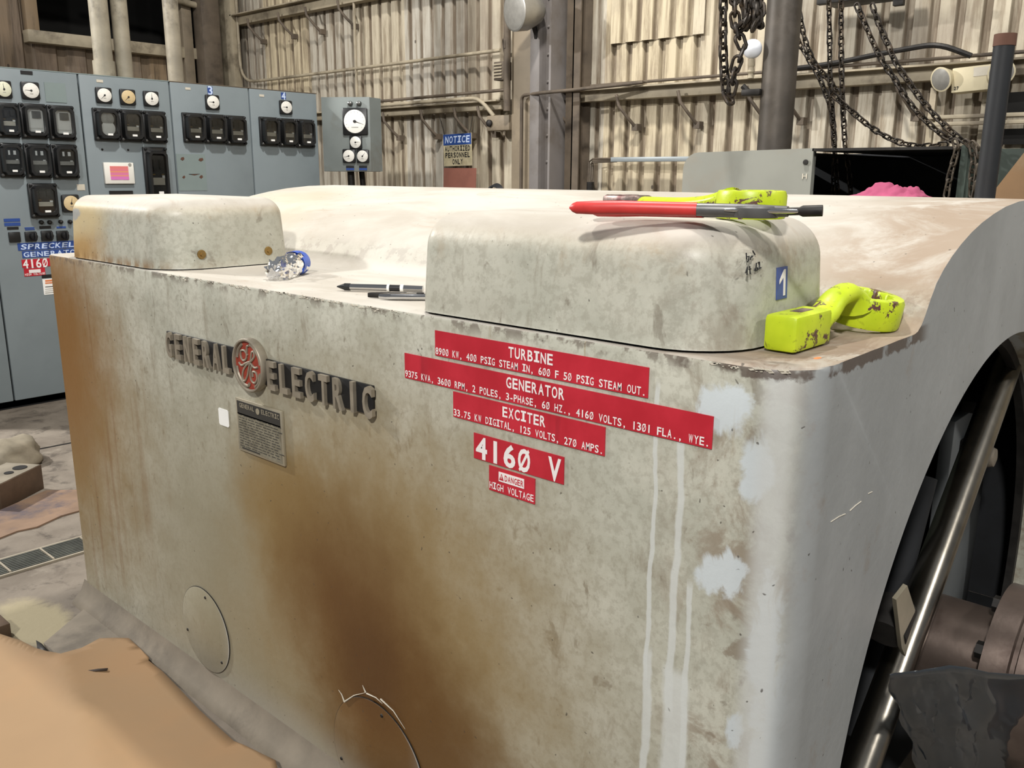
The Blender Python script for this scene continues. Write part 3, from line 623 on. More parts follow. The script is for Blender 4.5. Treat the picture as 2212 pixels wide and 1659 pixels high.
# ---- chains
def link_mesh(mb, c, d, side, L_, r):
    # oval link centred at c, long axis d, flat side along side
    pts = []; hw = L_*.27; hl = L_*.5-hw
    for i in range(12):
        a = 2*math.pi*i/12; x = math.cos(a)*hw; y = math.sin(a)*hw+(hl if math.sin(a) >= 0 else -hl)
        pts.append(c+side*x+d*y)
    mb.tube(pts, r, 6, closed=True)
def chain(px, plane, L_, r, label, mat='chain', mb=None, extra=0):
    own = mb is None
    if own: mb = MB()
    pts = [P(x, y, 0, plane+extra*i) for i, (x, y) in enumerate(px)]
    # smooth
    fine = []
    for i in range(len(pts)-1):
        p0, p1, p2, p3 = pts[max(i-1, 0)], pts[i], pts[i+1], pts[min(i+2, len(pts)-1)]
        for k in range(8):
            q = k/8; fine.append(.5*((2*p1)+(p2-p0)*q+(2*p0-5*p1+4*p2-p3)*q*q+(3*p1-p0-3*p2+p3)*q**3))
    fine.append(pts[-1])
    step = L_-2.2*r*1.3; acc = 0; i = 0; pos = fine[0].copy(); k = 0; last = pos.copy(); seg = 0
    cents = []; run = 0; nxt = step/2
    for a, b in zip(fine, fine[1:]):
        l = (b-a).length
        while nxt <= run+l: cents.append((a.lerp(b, (nxt-run)/l), (b-a).normalized())); nxt += step
        run += l
    for k, (c, d) in enumerate(cents):
        s0 = d.cross(Vector((1, 0, 0))).normalized(); s1 = d.cross(s0).normalized()
        q = math.radians(25+90*(k % 2)+rnd.uniform(-14, 14)); link_mesh(mb, c, d, (s0*math.cos(q)+s1*math.sin(q)).normalized(), L_, r)
    if own: return tag(mb.build('hanging_chain', M[mat]), label, 'chain', 'hoist chains hanging behind the machine')
    return mb
chain([(1563, -30), (1562, 60), (1563, 130), (1568, 190), (1575, 212), (1582, 185), (1590, 140), (1604, 108), (1596, 78), (1588, 40), (1586, -30)], 3.3, .064, .0068, 'heavy dark hoist chain looping down left of the globe bulb')
mb = MB(); random.seed(3)
for q in range(5):
    x = 1608+q*8
    chain([(x-4, -25), (x+rnd.uniform(-6, 6), 10), (x+rnd.uniform(-8, 8), 35), (x-6+rnd.uniform(-8, 8), 56+rnd.uniform(-6, 10)), (x+4, 40), (x, -20)], 3.3+.02*(q % 3), .05, .0075, '', mb=mb)
tag(mb.build('bunched_chain', M['chain']), 'bunched heavy chain heaped in a clump beside the looping chain', 'chain')
for px, pl, lab in (
    ([(1693, -25), (1712, 40), (1723, 85), (1742, 120), (1765, 158), (1783, 200), (1797, 245), (1802, 290), (1803, 330), (1801, 390), (1800, 425)], 4.6, 'slack dark chain crossing from the thick pipe down to the grey cover, left strand'),
    ([(1720, -25), (1733, 60), (1748, 110), (1770, 150), (1800, 185), (1817, 215), (1822, 260)], 4.62, 'slack dark chain crossing from the thick pipe, right strand'),
    ([(1790, -25), (1792, 80), (1793, 160), (1797, 230), (1801, 300), (1806, 360), (1808, 425)], 4.5, 'thin vertical chain beside the corner of the grey cover, left one'),
    ([(1817, -25), (1817, 80), (1818, 160), (1822, 250), (1826, 320), (1834, 370), (1838, 425)], 4.5, 'thin vertical chain hanging inside the dark opening, just right of the grey cover'),
    ([(1800, 205), (1822, 225), (1845, 245), (1875, 270), (1905, 290), (1945, 308), (1990, 316), (2040, 312)], 4.4, 'sagging chain draped level above the dark opening'),
    ([(1850, 10), (1868, 50), (1885, 90), (1908, 135), (1932, 170), (1960, 215), (1985, 245), (2015, 275), (2045, 297), (2066, 306)], 4.3, 'diagonal chain from the black overhead unit, left strand'),
    ([(1884, 10), (1898, 50), (1915, 90), (1935, 135), (1958, 170), (1990, 215), (2015, 245), (2040, 270), (2062, 290), (2085, 308)], 4.3, 'diagonal chain from the black overhead unit, right strand'),
    ([(2062, 303), (2066, 325), (2060, 350), (2052, 380), (2044, 425)], 3.98, 'short pale chain hanging in the right of the dark opening'),
    ([(2085, 305), (2098, 318), (2103, 345), (2100, 380), (2098, 425)], 3.98, 'short chain hanging against the green corner of the dark opening, left strand'),
    ([(2100, 308), (2112, 325), (2114, 350), (2112, 380), (2106, 425)], 3.96, 'short chain hanging against the green corner of the dark opening, right strand')):
    chain(px, pl, .046, .0046, lab, 'chain_light' if 'pale' in lab or 'short' in lab else 'chain')
# ================================================================ switchgear cubicles
XS = (1.40, 2.052, 2.708, 3.366, 4.03, 4.681); CH = 2.25
def cr(x0, y0, x1, y1):
    cx, cy = (x0+x1)/2, (y0+y1)/2
    return P(x0, cy, 1, YC).x, P(cx, y1, 1, YC).z, P(x1, cy, 1, YC).x, P(cx, y0, 1, YC).z
def gauge(par, fr, x, z, w_, h_, dial='dial_white', ang=180, needle=.8, ticks=True, big=False):
    mb = MB(); d = .022
    mb.box((x, z, d/2), (w_, h_, d), mat=fr, bev=min(w_, h_)*.09); g = mb.build('gauge', M['black_plastic'], par)
    r = min(w_, h_)*.44
    m = fr @ Matrix.Translation((x, z, d))
    mb = MB(); mb.lathe([(r, 0), (r, .003), (r*.97, .004)], 28, mat=m @ Matrix.Diagonal((w_/min(w_, h_)*.98, h_/min(w_, h_)*.98, 1, 1))); mb.build('dial', M[dial], g)
    mb = MB(); a = math.radians(ang)
    mb.prism([(-.05*r*math.sin(a)-.15*r*math.cos(a), .05*r*math.cos(a)-.15*r*math.sin(a)), (.05*r*math.sin(a)-.15*r*math.cos(a), -.05*r*math.cos(a)-.15*r*math.sin(a)), (needle*r*math.cos(a), needle*r*math.sin(a))], .004, .006, mat=m)
    mb.lathe([(r*.13, .004), (r*.13, .008)], 12, mat=m)
    mb.build('needle', M['ink'], g)
    mb = MB()
    if ticks:
        k = 13 if big else 9
        for i in range(k):
            q = math.radians(-40+260*i/(k-1)); c_ = (r*.80*math.cos(q), r*.80*math.sin(q), .0045)
            mb.box(c_, (r*.10, r*.022, .001), mat=m, rot=Matrix.Rotation(q, 4, 'Z'))
        if big: mb.box((0, -r*.5, .0045), (r*.62, r*.07, .001), mat=m)
        else: mb.box((0, -r*.42, .0045), (r*.4, r*.09, .001), mat=m)
        mb.build('scale_marks', M['strip_metal'], g)
    return g
def relay(par, fr, x0, z0, x1, z1, kind=0):
    w_, h_ = x1-x0, z1-z0; cx, cz = (x0+x1)/2, (z0+z1)/2; d = .07
    m = fr @ Matrix.Translation((cx, cz, 0))
    mb = MB(); mb.box((0, 0, .012), (w_, h_, .024), mat=m, bev=.006)
    iw, ih = w_*.80, h_*.84; t_ = w_*.085
    # raised bezel of four rounded bars round the window
    c = .022
    outer = [(iw/2*sx-(c*sx if k else 0), ih/2*sz-(0 if k else c*sz)) for sx, sz, k in ((1, 1, 0), (1, 1, 1), (-1, 1, 1), (-1, 1, 0), (-1, -1, 0), (-1, -1, 1), (1, -1, 1), (1, -1, 0))]
    outer = [((iw/2), ih/2-c), (iw/2-c, ih/2), (-iw/2+c, ih/2), (-iw/2, ih/2-c), (-iw/2, -ih/2+c), (-iw/2+c, -ih/2), (iw/2-c, -ih/2), (iw/2, -ih/2+c)]
    k = (iw/2-t_)/(iw/2); kz = (ih/2-t_)/(ih/2)
    inner = [(x*k, z*kz) for x, z in outer]
    vs = [(x*1.06, z*1.05, .02) for x, z in outer]+[(x, z, d) for x, z in outer]+[(x, z, d) for x, z in inner]+[(x, z, .03) for x, z in inner]
    fs = []
    for a in range(3):
        for i in range(8): fs.append((a*8+i, a*8+(i+1) % 8, a*8+8+(i+1) % 8, a*8+8+i))
    mb.raw(vs, fs, 0, m)
    case = mb.build('relay', M['black_plastic'], par, angle=50)
    for sx in (-1, 1):
        for sz in (-1, 1):
            mb = MB(); mb.lathe([(.010, .02), (.010, .04), (.005, .045)], 10, mat=m @ Matrix.Translation((sx*(w_/2-.014), sz*(h_/2-.014), 0))); mb.build('cover_screw', M['steel'] if sz < 0 and sx < 0 else M['black_plastic'], case)
    mb = MB(); mb.box((0, 0, .028), (iw*.9, ih*.9, .006), mat=m); mb.build('relay_works', M['relay_inside'], case)
    def part(nm, mat, x, z, a, b, zz=.034, dd=.006, bv=0): 
        q = MB(); q.box((x*w_, z*h_, zz), (a*w_, b*h_, dd), mat=m, bev=bv); q.build(nm, M[mat], case)
    if kind == 0:
        part('coil', 'dark_steel', -.12, .18, .14, .2, .045, .02); part('coil', 'dark_steel', .14, .2, .14, .16, .045, .02)
        part('name_strip', 'paper_dirty', 0, -.10, .50, .13, .046); part('small_tag', 'paper', .19, -.02, .10, .05, .052)
        part('contact', 'brass', -.18, .02, .1, .02, .04); part('contact', 'brass', .2, .02, .1, .02, .04)
    elif kind == 1:
        part('name_strip', 'strip_metal', 0, -.05, .54, .11, .046); part('small_tag', 'paper', .20, .01, .09, .045, .04)
        part('contact', 'paper', -.10, .22, .07, .13, .046); part('contact', 'paper', .12, .22, .10, .12, .046)
    elif kind == 2:
        part('clear_plate', 'dial_white', 0, .02, .62, .66, .036); part('name_strip', 'dial_white', 0, -.15, .52, .12, .04); part('coil', 'steel', .05, .18, .3, .2, .045, .02)
    elif kind == 3:
        q = MB(); q.lathe([(w_*.26, .034), (w_*.26, .045), (w_*.1, .047)], 20, mat=m @ Matrix.Translation((0, h_*.17, 0))); q.build('register_dial', M['strip_metal'], case)
        q = MB(); q.lathe([(w_*.28, .034), (w_*.28, .045), (w_*.1, .047)], 20, mat=m @ Matrix.Translation((0, -h_*.12, 0))); q.build('register_dial', M['dial_white'], case)
    part('paper_tag', 'paper', .02, -.31, .20, .06, .062, .004)
    q = MB(); q.box((0, 0, .058), (iw*.80, ih*.84, .002), mat=m); q.build('cover_glass', M['pane'], case)
    return case
def label_bar(par, name, fr, x0, z0, x1, z1, mat, s_=None, h=None, ty=None, tm='letter_white', bold=.02, cw=None, xs=None, slant=0, d=.003):
    mb = MB(); mb.box(((x0+x1)/2, (z0+z1)/2, d/2), (x1-x0, z1-z0, d), mat=fr); o = mb.build(name, M[mat], par)
    if s_:
        h = h or (z1-z0)*.7; cw = cw or (x1-x0)*.95/len(s_)
        x = xs if xs is not None else (x0+x1)/2-cw*len(s_)/2
        y = ty if ty is not None else (z0+z1)/2-h/2
        mb = MB(); text(mb, s_, x, y, cw, h, fr, bold=bold, z=d+.0006, slant=slant); mb.build('lettering', M[tm], o)
    return o
def cubicle(i, label):
    x0, x1 = XS[i], XS[i+1]
    t = empty('switchgear_cubicle', ((x0+x1)/2, YC, 0)); tag(t, label, 'electrical cabinet', 'switchgear cubicles in a row')
    mb = MB(); mb.box(((x0+x1)/2, YC+.47, CH/2+.03), (x1-x0-.010, .94, CH-.06), bev=.006); b = mb.build('cubicle_body', M['cab'], t)
    mb = MB(); mb.box(((x0+x1)/2, YC+.49, .03), (x1-x0, .9, .06)); mb.build('base_channel', M['seam'], t)
    mb = MB(); mb.box(((x0+x1)/2, YC+.47, CH/2), (x1-x0, .86, CH-.02)); mb.build('seam_filler', M['seam'], t)
    mb = MB(); mb.box(((x0+x1)/2, YC+.47, CH+.003), (x1-x0, .94, .006)); mb.build('top_sheet', M['beam_dark'] if i > 2 else M['cab_plate'], t)
    return t
c0 = cubicle(0, 'blank blue-grey switchgear cubicle at the far left, only a strip of its door in view')
c1 = cubicle(1, 'switchgear cubicle with two rows of black relays and blue and red labels lower down')
c2 = cubicle(2, 'switchgear cubicle with three round meters and a pink touch screen')
c3 = cubicle(3, 'switchgear cubicle numbered 3 with one meter over three black relays')
c4 = cubicle(4, 'switchgear cubicle numbered 4, last in the row, with one meter over three black relays')
def G(par, box, dial='dial_white', ang=180, **k):
    a = cr(*box); gauge(par, CF, (a[0]+a[2])/2, (a[1]+a[3])/2, a[2]-a[0], a[3]-a[1], dial, ang, **k)
G(c1, (-13, 174, 24, 212), 'dial_cream', 95); G(c1, (44, 177, 84, 215), 'dial_white', 178)
for b, k in (((-12, 222, 39, 297), 0), ((42, 224, 99, 299), 2), ((102, 228, 159, 303), 2), ((-6, 309, 48, 383), 1), ((52, 310, 107, 385), 1), ((110, 312, 166, 386), 1), ((61, 396, 123, 470), 0)):
    relay(c1, CF, *cr(*b), kind=k)
def bar(par, name, box, mat, s_=None, **k): return label_bar(par, name, CF, *cr(*box), mat, s_, **k)
bar(c1, 'blank_plate', (97, 179, 142, 221), 'cab_plate', d=.004)
bar(c1, 'nameplate', (44, 153, 70, 161), 'black_plate')
bar(c1, 'paper_label', (166, 398, 183, 411), 'paper_dirty')
mb = MB(); a = cr(132, 419, 175, 470); G(c1, (132, 420, 170, 458), 'dial_tan', 80)
mb.bm.free()
bar(c1, 'blue_label', (8, 472, 43, 479), 'label_blue'); bar(c1, 'blue_label', (9, 481, 44, 488), 'label_blue')
bar(c1, 'nameplate', (15, 490, 40, 496), 'black_plate'); bar(c1, 'nameplate', (85, 488, 110, 494), 'black_plate')
for b in ((53, 491, 74, 494), (54, 495, 75, 497), (122, 489, 142, 493)): bar(c1, 'blue_label', b, 'label_blue')
for n_, b in enumerate(((18, 501, 43, 523), (53, 500, 78, 521), (88, 498, 112, 520), (121, 498, 146, 519))):
    a = cr(*b); mb = MB(); mb.box(((a[0]+a[2])/2, (a[1]+a[3])/2, .008), (a[2]-a[0], a[3]-a[1], .016), mat=CF, bev=.004); sw_ = mb.build('control_switch', M['black_plastic'], c1)
    if n_:
        mb = MB(); m = CF @ Matrix.Translation(((a[0]+a[2])/2+.01, (a[1]+a[3])/2, .016)); mb.lathe([(.024, 0), (.020, .012), (.022, .03), (.014, .04)], 16, mat=m); mb.box((0, .004, .05), (.014, .05, .03), mat=m, bev=.004); mb.build('switch_knob', M['black_plate'], sw_)
for x, y in ((88, 480), (106, 480), (130, 479), (150, 479)):
    a = P(x, y, 1, YC); mb = MB(); mb.lathe([(.014, 0), (.014, .018), (.010, .026), (.003, .03)], 14, mat=CF @ Matrix.Translation((a.x, a.z, 0))); mb.build('indicator_lamp', M['dark_steel'], c1)
a = cr(37, 525, 150, 541)
zt = P(40, 525, 1, YC).z; 
x0 = P(38, 533, 1, YC).x
def zrow(y0, y1, x=60): return P(x, y1, 1, YC).z, P(x, y0, 1, YC).z
z0, z1 = zrow(524.5, 540.5); label_bar(c1, 'blue_name_label', CF, x0, z0, x0+.42, z1, 'label_blue', 'SPRECKELS', cw=.0445, slant=.22, xs=x0+.012, tm='letter_blue')
z0, z1 = zrow(542, 557); label_bar(c1, 'blue_name_label', CF, x0+.022, z0, x0+.43, z1, 'label_blue', 'GENERATOR', cw=.0435, xs=x0+.026, tm='letter_blue')
z0, z1 = zrow(560.5, 578); label_bar(c1, 'red_voltage_label', CF, x0+.013, z0, x0+.26, z1, 'label_red', '4160 V'.replace('0', 'Ø'), cw=.0415, h=.062, xs=x0+.015)
z0, z1 = zrow(579.5, 597); o = label_bar(c1, 'red_danger_label', CF, x0+.02, z0, x0+.155, z1, 'label_red', 'HIGH VOLTAGE', cw=.0108, h=.015, ty=z0+.006)
mb = MB(); mb.box((x0+.088, z1-.022, .005), (.075, .022, .002), mat=CF); mb.build('danger_patch', M['letter_white'], o)
bar(c1, 'nameplate', (90, 593, 116, 600), 'black_plate')
o = bar(c1, 'white_notice', (93, 602, 118, 636), 'paper')
for yy, hh, mm in ((606, 4, 'orange_mark'), (611, 3, 'orange_mark'), (619, 1.5, 'ink'), (624, 1, 'strip_metal'), (628, 1, 'strip_metal'), (632, 1.5, 'strip_metal')):
    a = cr(97, yy-hh/2, 116, yy+hh/2); mb = MB(); mb.box(((a[0]+a[2])/2, (a[1]+a[3])/2, .004), (a[2]-a[0], a[3]-a[1], .001), mat=CF); mb.build('printed_line', M[mm], o)
# cubicle 2
bar(c2, 'paper_label', (208, 172, 222, 178), 'paper_dirty')
G(c2, (205, 189, 240, 223), 'dial_white', 225); G(c2, (257, 193, 291, 227), 'dial_tan', 225); G(c2, (308, 197, 341, 230), 'dial_white', 90)
for b, k in (((200, 234, 254, 304), 3), ((255, 237, 305, 306), 0), ((306, 240, 356, 309), 0)): relay(c2, CF, *cr(*b), kind=k)
a = cr(311, 318, 361, 440); relay(c2, CF, *a, kind=0)
a = cr(223, 351, 287, 397); mb = MB(); mb.box(((a[0]+a[2])/2, (a[1]+a[3])/2, .012), (a[2]-a[0], a[3]-a[1], .024), mat=CF, bev=.005); hm = mb.build('operator_panel', M['dial_white'], c2)
a = cr(235, 359, 274, 388); mb = MB(); mb.box(((a[0]+a[2])/2, (a[1]+a[3])/2, .026), (a[2]-a[0], a[3]-a[1], .004), mat=CF); mb.build('touch_screen', M['screen'], hm)
a = P(277, 356, 1, YC); mb = MB(); mb.lathe([(.012, 0), (.012, .002)], 14, mat=CF @ Matrix.Translation((a.x, a.z, .024))); mb.build('logo_disc', M['strip_metal'], hm)
bar(c2, 'black_strip', (236, 412, 285, 430), 'black_plate', d=.02)
for x, y in ((221, 323), (277, 324)):
    a = P(x, y, 1, YC); mb = MB(); mb.lathe([(.008, 0), (.006, .004)], 10, mat=CF @ Matrix.Translation((a.x, a.z, 0))); mb.build('screw', M['dark_steel'], c2)
# cubicle 3 and 4
bar(c3, 'paper_label', (400, 189, 411, 194), 'paper_dirty'); bar(c3, 'number_label', (448, 187, 459, 203), 'label_blue', '3', tm='letter_blue', cw=.045, h=.065)
G(c3, (442, 205, 472, 237), 'dial_white', 178)
for b in ((393, 244, 438, 308), (439, 247, 484, 310), (485, 250, 528, 313)): relay(c3, CF, *cr(*b))
a = cr(383, 333, 445, 412); mb = MB(); mb.box(((a[0]+a[2])/2, (a[1]+a[3])/2, .001), (a[2]-a[0], a[3]-a[1], .003), mat=CF); bp = mb.build('blank_plate', M['cab_plate'], c3)
for b in ((389, 339, 398, 347), (428, 341, 439, 349), (393, 379, 400, 386), (430, 378, 438, 386), (407, 376, 432, 379)):
    a = cr(*b); mb = MB(); mb.prism([(a[0], a[1]+.01), ((a[0]+a[2])/2, a[1]), (a[2], a[1]+.012), (a[2]-.006, a[3]), (a[0]+.01, a[3]-.004)], .003, .004, mat=CF); mb.build('old_bolt_mark', M['post_rust'], bp)
bar(c4, 'paper_label', (560, 204, 570, 209), 'paper_dirty'); bar(c4, 'number_label', (607, 200, 617, 214), 'label_blue', '4', tm='letter_blue', cw=.045, h=.062)
G(c4, (602, 217, 629, 247), 'dial_white', 178)
for b in ((559, 253, 598, 315), (600, 256, 636, 317), (638, 258, 675, 319)): relay(c4, CF, *cr(*b))
# pipes rising from the cubicle tops
for (xt, xb, yb, label, r) in ((209, 227, 168, 'thick pale conduit with a collar rising from the switchgear, leftmost of three', .075), (254, 271, 170, 'dented pale conduit rising from the switchgear, middle of three', .066), (371, 381, 178, 'pale conduit rising from the switchgear, rightmost of three', .066)):
    b = P(xb, yb, 1, 7.05); mb = MB(); mb.tube([(b.x, 7.05, 2.24), (b.x, 7.05, 4.4)], r*.92, 18)
    t = empty('rising_conduit', (b.x, 7.05, 2.25)); tag(t, label, 'pipe'); mb.build('conduit_tube', M['pipe_pale'], t)
    if r > .07: mb = MB(); mb.tube([(b.x, 7.05, 2.28), (b.x, 7.05, 2.42)], r*1.06, 18); mb.build('collar', M['pipe_pale'], t)
mb = MB(); mb.box((2.78, 8.6, 2.62), (.3, .1, .05)); mb.bm.free()
# gauge box hanging right of the cubicles
ang = math.radians(-54); u_ = Vector((math.cos(ang), math.sin(ang), 0)); n_ = Vector((math.sin(ang), -math.cos(ang), 0))
BD = 6.45
def PB(x, y):                # on the box's front plane
    d = RT*(x-1106)+UP*(829.5-y)+_f*F_PX; c = Vector((0, 0, EYE)); o = Vector((4.73, 6.36, 0))
    t_ = (o-c).dot(n_)/d.dot(n_); q = c+d*t_; return (q-o).dot(u_), q.z
BF = frame((4.73, 6.36, 0), u_, n_)
xl, zt = PB(693, 212); xr, zb = PB(803, 371); zt = (PB(693, 207)[1]+PB(803, 212)[1])/2; zb = (PB(694, 370)[1]+PB(804, 371)[1])/2
t = empty('gauge_box', tuple(BF @ Vector(((xl+xr)/2, 0, -.1)))[:2]+(zb,)); tag(t, 'small grey wall box with one large and three small round gauges', 'instrument box')
t.matrix_basis = Matrix.Translation(t.location)
mb = MB(); xr2, _ = PB(829, 300); mb.box(((xl+xr)/2, (zt+zb)/2, -.16), (xr-xl, zt-zb, .32), mat=BF, bev=.005); mb.build('box_body', M['box_paint'], t)
# slanting right flank that the photo shows beyond the front edge
mb = MB(); d_ = .30
vs = [(xr-.004, zb+.002, -.001), (xr-.004, zt-.002, -.001), (xr+.065, zt-.004, -.12), (xr+.065, zb+.002, -.12)]; vs2 = [(x-.03, y, z-.02) for x, y, z in vs]
mb.raw(vs+vs2, [(0, 3, 2, 1), (4, 5, 6, 7), (0, 1, 5, 4), (1, 2, 6, 5), (2, 3, 7, 6), (3, 0, 4, 7)], 0, BF); mb.build('side_sheet', M['box_paint'], t)
def GB(box, ang, big=False):
    a, b = PB(box[0], (box[1]+box[3])/2), PB(box[2], (box[1]+box[3])/2); c_, d = PB((box[0]+box[2])/2, box[1]), PB((box[0]+box[2])/2, box[3])
    gauge(t, BF, (a[0]+b[0])/2, (c_[1]+d[1])/2, b[0]-a[0], c_[1]-d[1], 'dial_white', ang, big=big)
GB((741, 233, 795, 292), -18, True); GB((756, 293, 783, 322), 5); GB((741, 322, 769, 352), 195); GB((771, 323, 798, 352), 50)
for b in ((748, 358, 765, 363), (776, 358, 793, 363)):
    a, c_ = PB(b[0], b[1]), PB(b[2], b[3]); mb = MB(); mb.box(((a[0]+c_[0])/2, (a[1]+c_[1])/2, .003), (c_[0]-a[0], a[1]-c_[1], .006), mat=BF); mb.build('nameplate', M['black_plate'], t)
    mb = MB(); mb.box(((a[0]+c_[0])/2, (a[1]+c_[1])/2-(a[1]-c_[1])*1.0, .003), (c_[0]-a[0], (a[1]-c_[1])*.9, .006), mat=BF); mb.build('blue_label', M['label_blue'], t)
for x in (757, 776):
    a = PB(x, 224); mb = MB(); mb.lathe([(.022, 0), (.022, .01), (.017, .03), (.005, .036)], 16, mat=BF @ Matrix.Translation((a[0], a[1], 0))); mb.build('indicator_lamp', M['steel'], t)
mb = MB(); p = BF @ Vector(((xl+xr)/2, 0, -.15)); mb.tube([(p.x-.02, p.y, zb+.01), (p.x-.03, p.y-.02, zb-.3), (p.x-.06, p.y-.04, 0.0)], .03, 12); mb.tube([(p.x+.1, p.y, zb+.01), (p.x+.13, p.y, zb-.4), (p.x+.13, p.y, 0.0)], .025, 12); mb.build('support_leg', M['dark_steel'], t)
# ================================================================ the machine
BASE = Vector((2.42, 1.87, 0)); YE, YF, X0, XB = .503, 3.24, 1.2, 3.64
mach = empty('turbine_generator_housing', BASE); tag(mach, 'big rust-stained grey-green generator housing filling the foreground, dusty top', 'machine')
prof = [(1.655, 1.3205), (1.672, 1.3235), (1.690, 1.334), (1.705, 1.350), (1.725, 1.378), (1.75, 1.404), (1.785, 1.428), (1.83, 1.451), (1.88, 1.471), (1.94, 1.4905), (2.01, 1.508), (2.09, 1.523), (2.18, 1.536), (2.29, 1.545), (2.42, 1.548)]
rad = .10
def xf(y):
    if y >= YE+rad: return X0
    d = rad-(y-YE); return X0+rad-math.sqrt(max(0, rad*rad-d*d))
ys = [YE+rad*(1-math.cos(math.pi/2*i/10)) for i in range(11)]+[YE+rad+(YF-YE-rad)*i/40 for i in range(1, 41)]
def row(y):
    x = xf(y); o = [(x, -.02+.01*0)]+[(x, 1.312*i/14) for i in range(1, 15)]
    cx = max(x, 0)
    o += [(x+.0025, 1.3175), (x+.008, 1.32)]+[(x+.02+(1.655-x-.02)*i/8, 1.3205) for i in range(8)]+prof
    o += [(4.84-a, b) for a, b in prof[::-1][1:]]
    o += [(3.60, 1.3205), (3.634, 1.3185), (3.64, 1.312), (3.64, .6), (3.64, 0)]
    return o
rows = [row(y) for y in ys]; n = len(rows[0]); vs = []; fs = []
for y, r_ in zip(ys, rows):
    for x, z in r_:
        jag = 0
        vs.append((x, y, z))
for i in range(len(rows)-1):
    for j in range(n-1): fs.append((i*n+j, (i+1)*n+j, (i+1)*n+j+1, i*n+j+1))
k0 = (len(rows)-1)*n
# far end sheet
base_ = len(vs); fs.append(tuple(k0+j for j in range(n))[::-1])
# end face with round opening, inner lip
CX, CZ, CR = 2.42, .2816, .938
def outer_pt(a):          # from arch centre outwards to the end outline
    dx, dz = math.cos(a), math.sin(a)
    o = row(YE); o = [(o[0][0], -2.0)]+o+[(XB, -2.0)]; best = None
    for (x1, z1), (x2, z2) in zip(o, o[1:]):
        ex, ez = x2-x1, z2-z1; den = dx*ez-dz*ex
        if abs(den) < 1e-9: continue
        t_ = ((x1-CX)*ez-(z1-CZ)*ex)/den; q = ((x1-CX)*dz-(z1-CZ)*dx)/den
        if t_ > 0 and -1e-6 <= q <= 1+1e-6 and (best is None or t_ < best): best = t_
    return (CX+dx*best, CZ+dz*best)
amax = math.pi-math.atan2(0, 1)
angs = sorted(set([math.radians(q) for q in range(-16, 197, 2)]))
outl = row(YE)
angs = sorted(set([round(a, 5) for a in angs]+[round(math.atan2(z-CZ, x-CX) % (2*math.pi), 5) for x, z in outl[1:] if (math.atan2(z-CZ, x-CX) % (2*math.pi)) < math.radians(196)]))
A = len(angs); b0 = len(vs)
for a in angs:
    ox, oz = outer_pt(a); oz = max(oz, 0)
    ix, iz = CX+CR*math.cos(a), CZ+CR*math.sin(a)
    if iz < 0: iz = 0
    jx, jz = CX+(CR-.012)*math.cos(a), max(CZ+(CR-.012)*math.sin(a), 0)
    for p in ((ox, YE, oz), (ix, YE, iz), (ix, YE+.085, iz), (ix+(jx-ix)*0+ (0), YE+.085, iz)): vs.append(p)
for i in range(A-1):
    a, b = b0+4*i, b0+4*i+4
    fs.append((a, a+1, b+1, b)); fs.append((a+1, a+2, b+2, b+1))
mb = MB(); mb.raw(vs, fs)
t_ = mb.bm; bmesh.ops.remove_doubles(t_, verts=t_.verts, dist=2e-4); bmesh.ops.recalc_face_normals(t_, faces=t_.faces)
M['shell'] = m_shell('shell_paint', tuple(BASE), 'shell'); M['cover'] = m_shell('cover_paint', tuple(BASE), 'cover')
shell = mb.build('shell', M['shell'], mach, angle=30)
# thickness ring seen in the arch
mb = MB(); vs = []; fs = []
aa = [math.radians(-16+4*i) for i in range(54)]
for a in aa:
    for r_, y in ((CR, YE+.085), (CR-.03, YE+.085), (CR-.03, YE+.11), (CR+.02, YE+.11)): vs.append((CX+r_*math.cos(a), y, max(0, CZ+r_*math.sin(a))))
for i in range(53):
    for j in range(3): fs.append((4*i+j, 4*i+j+1, 4*i+5+j, 4*i+4+j))
mb.raw(vs, fs); mb.build('inner_rim', M['dark_steel'], mach)
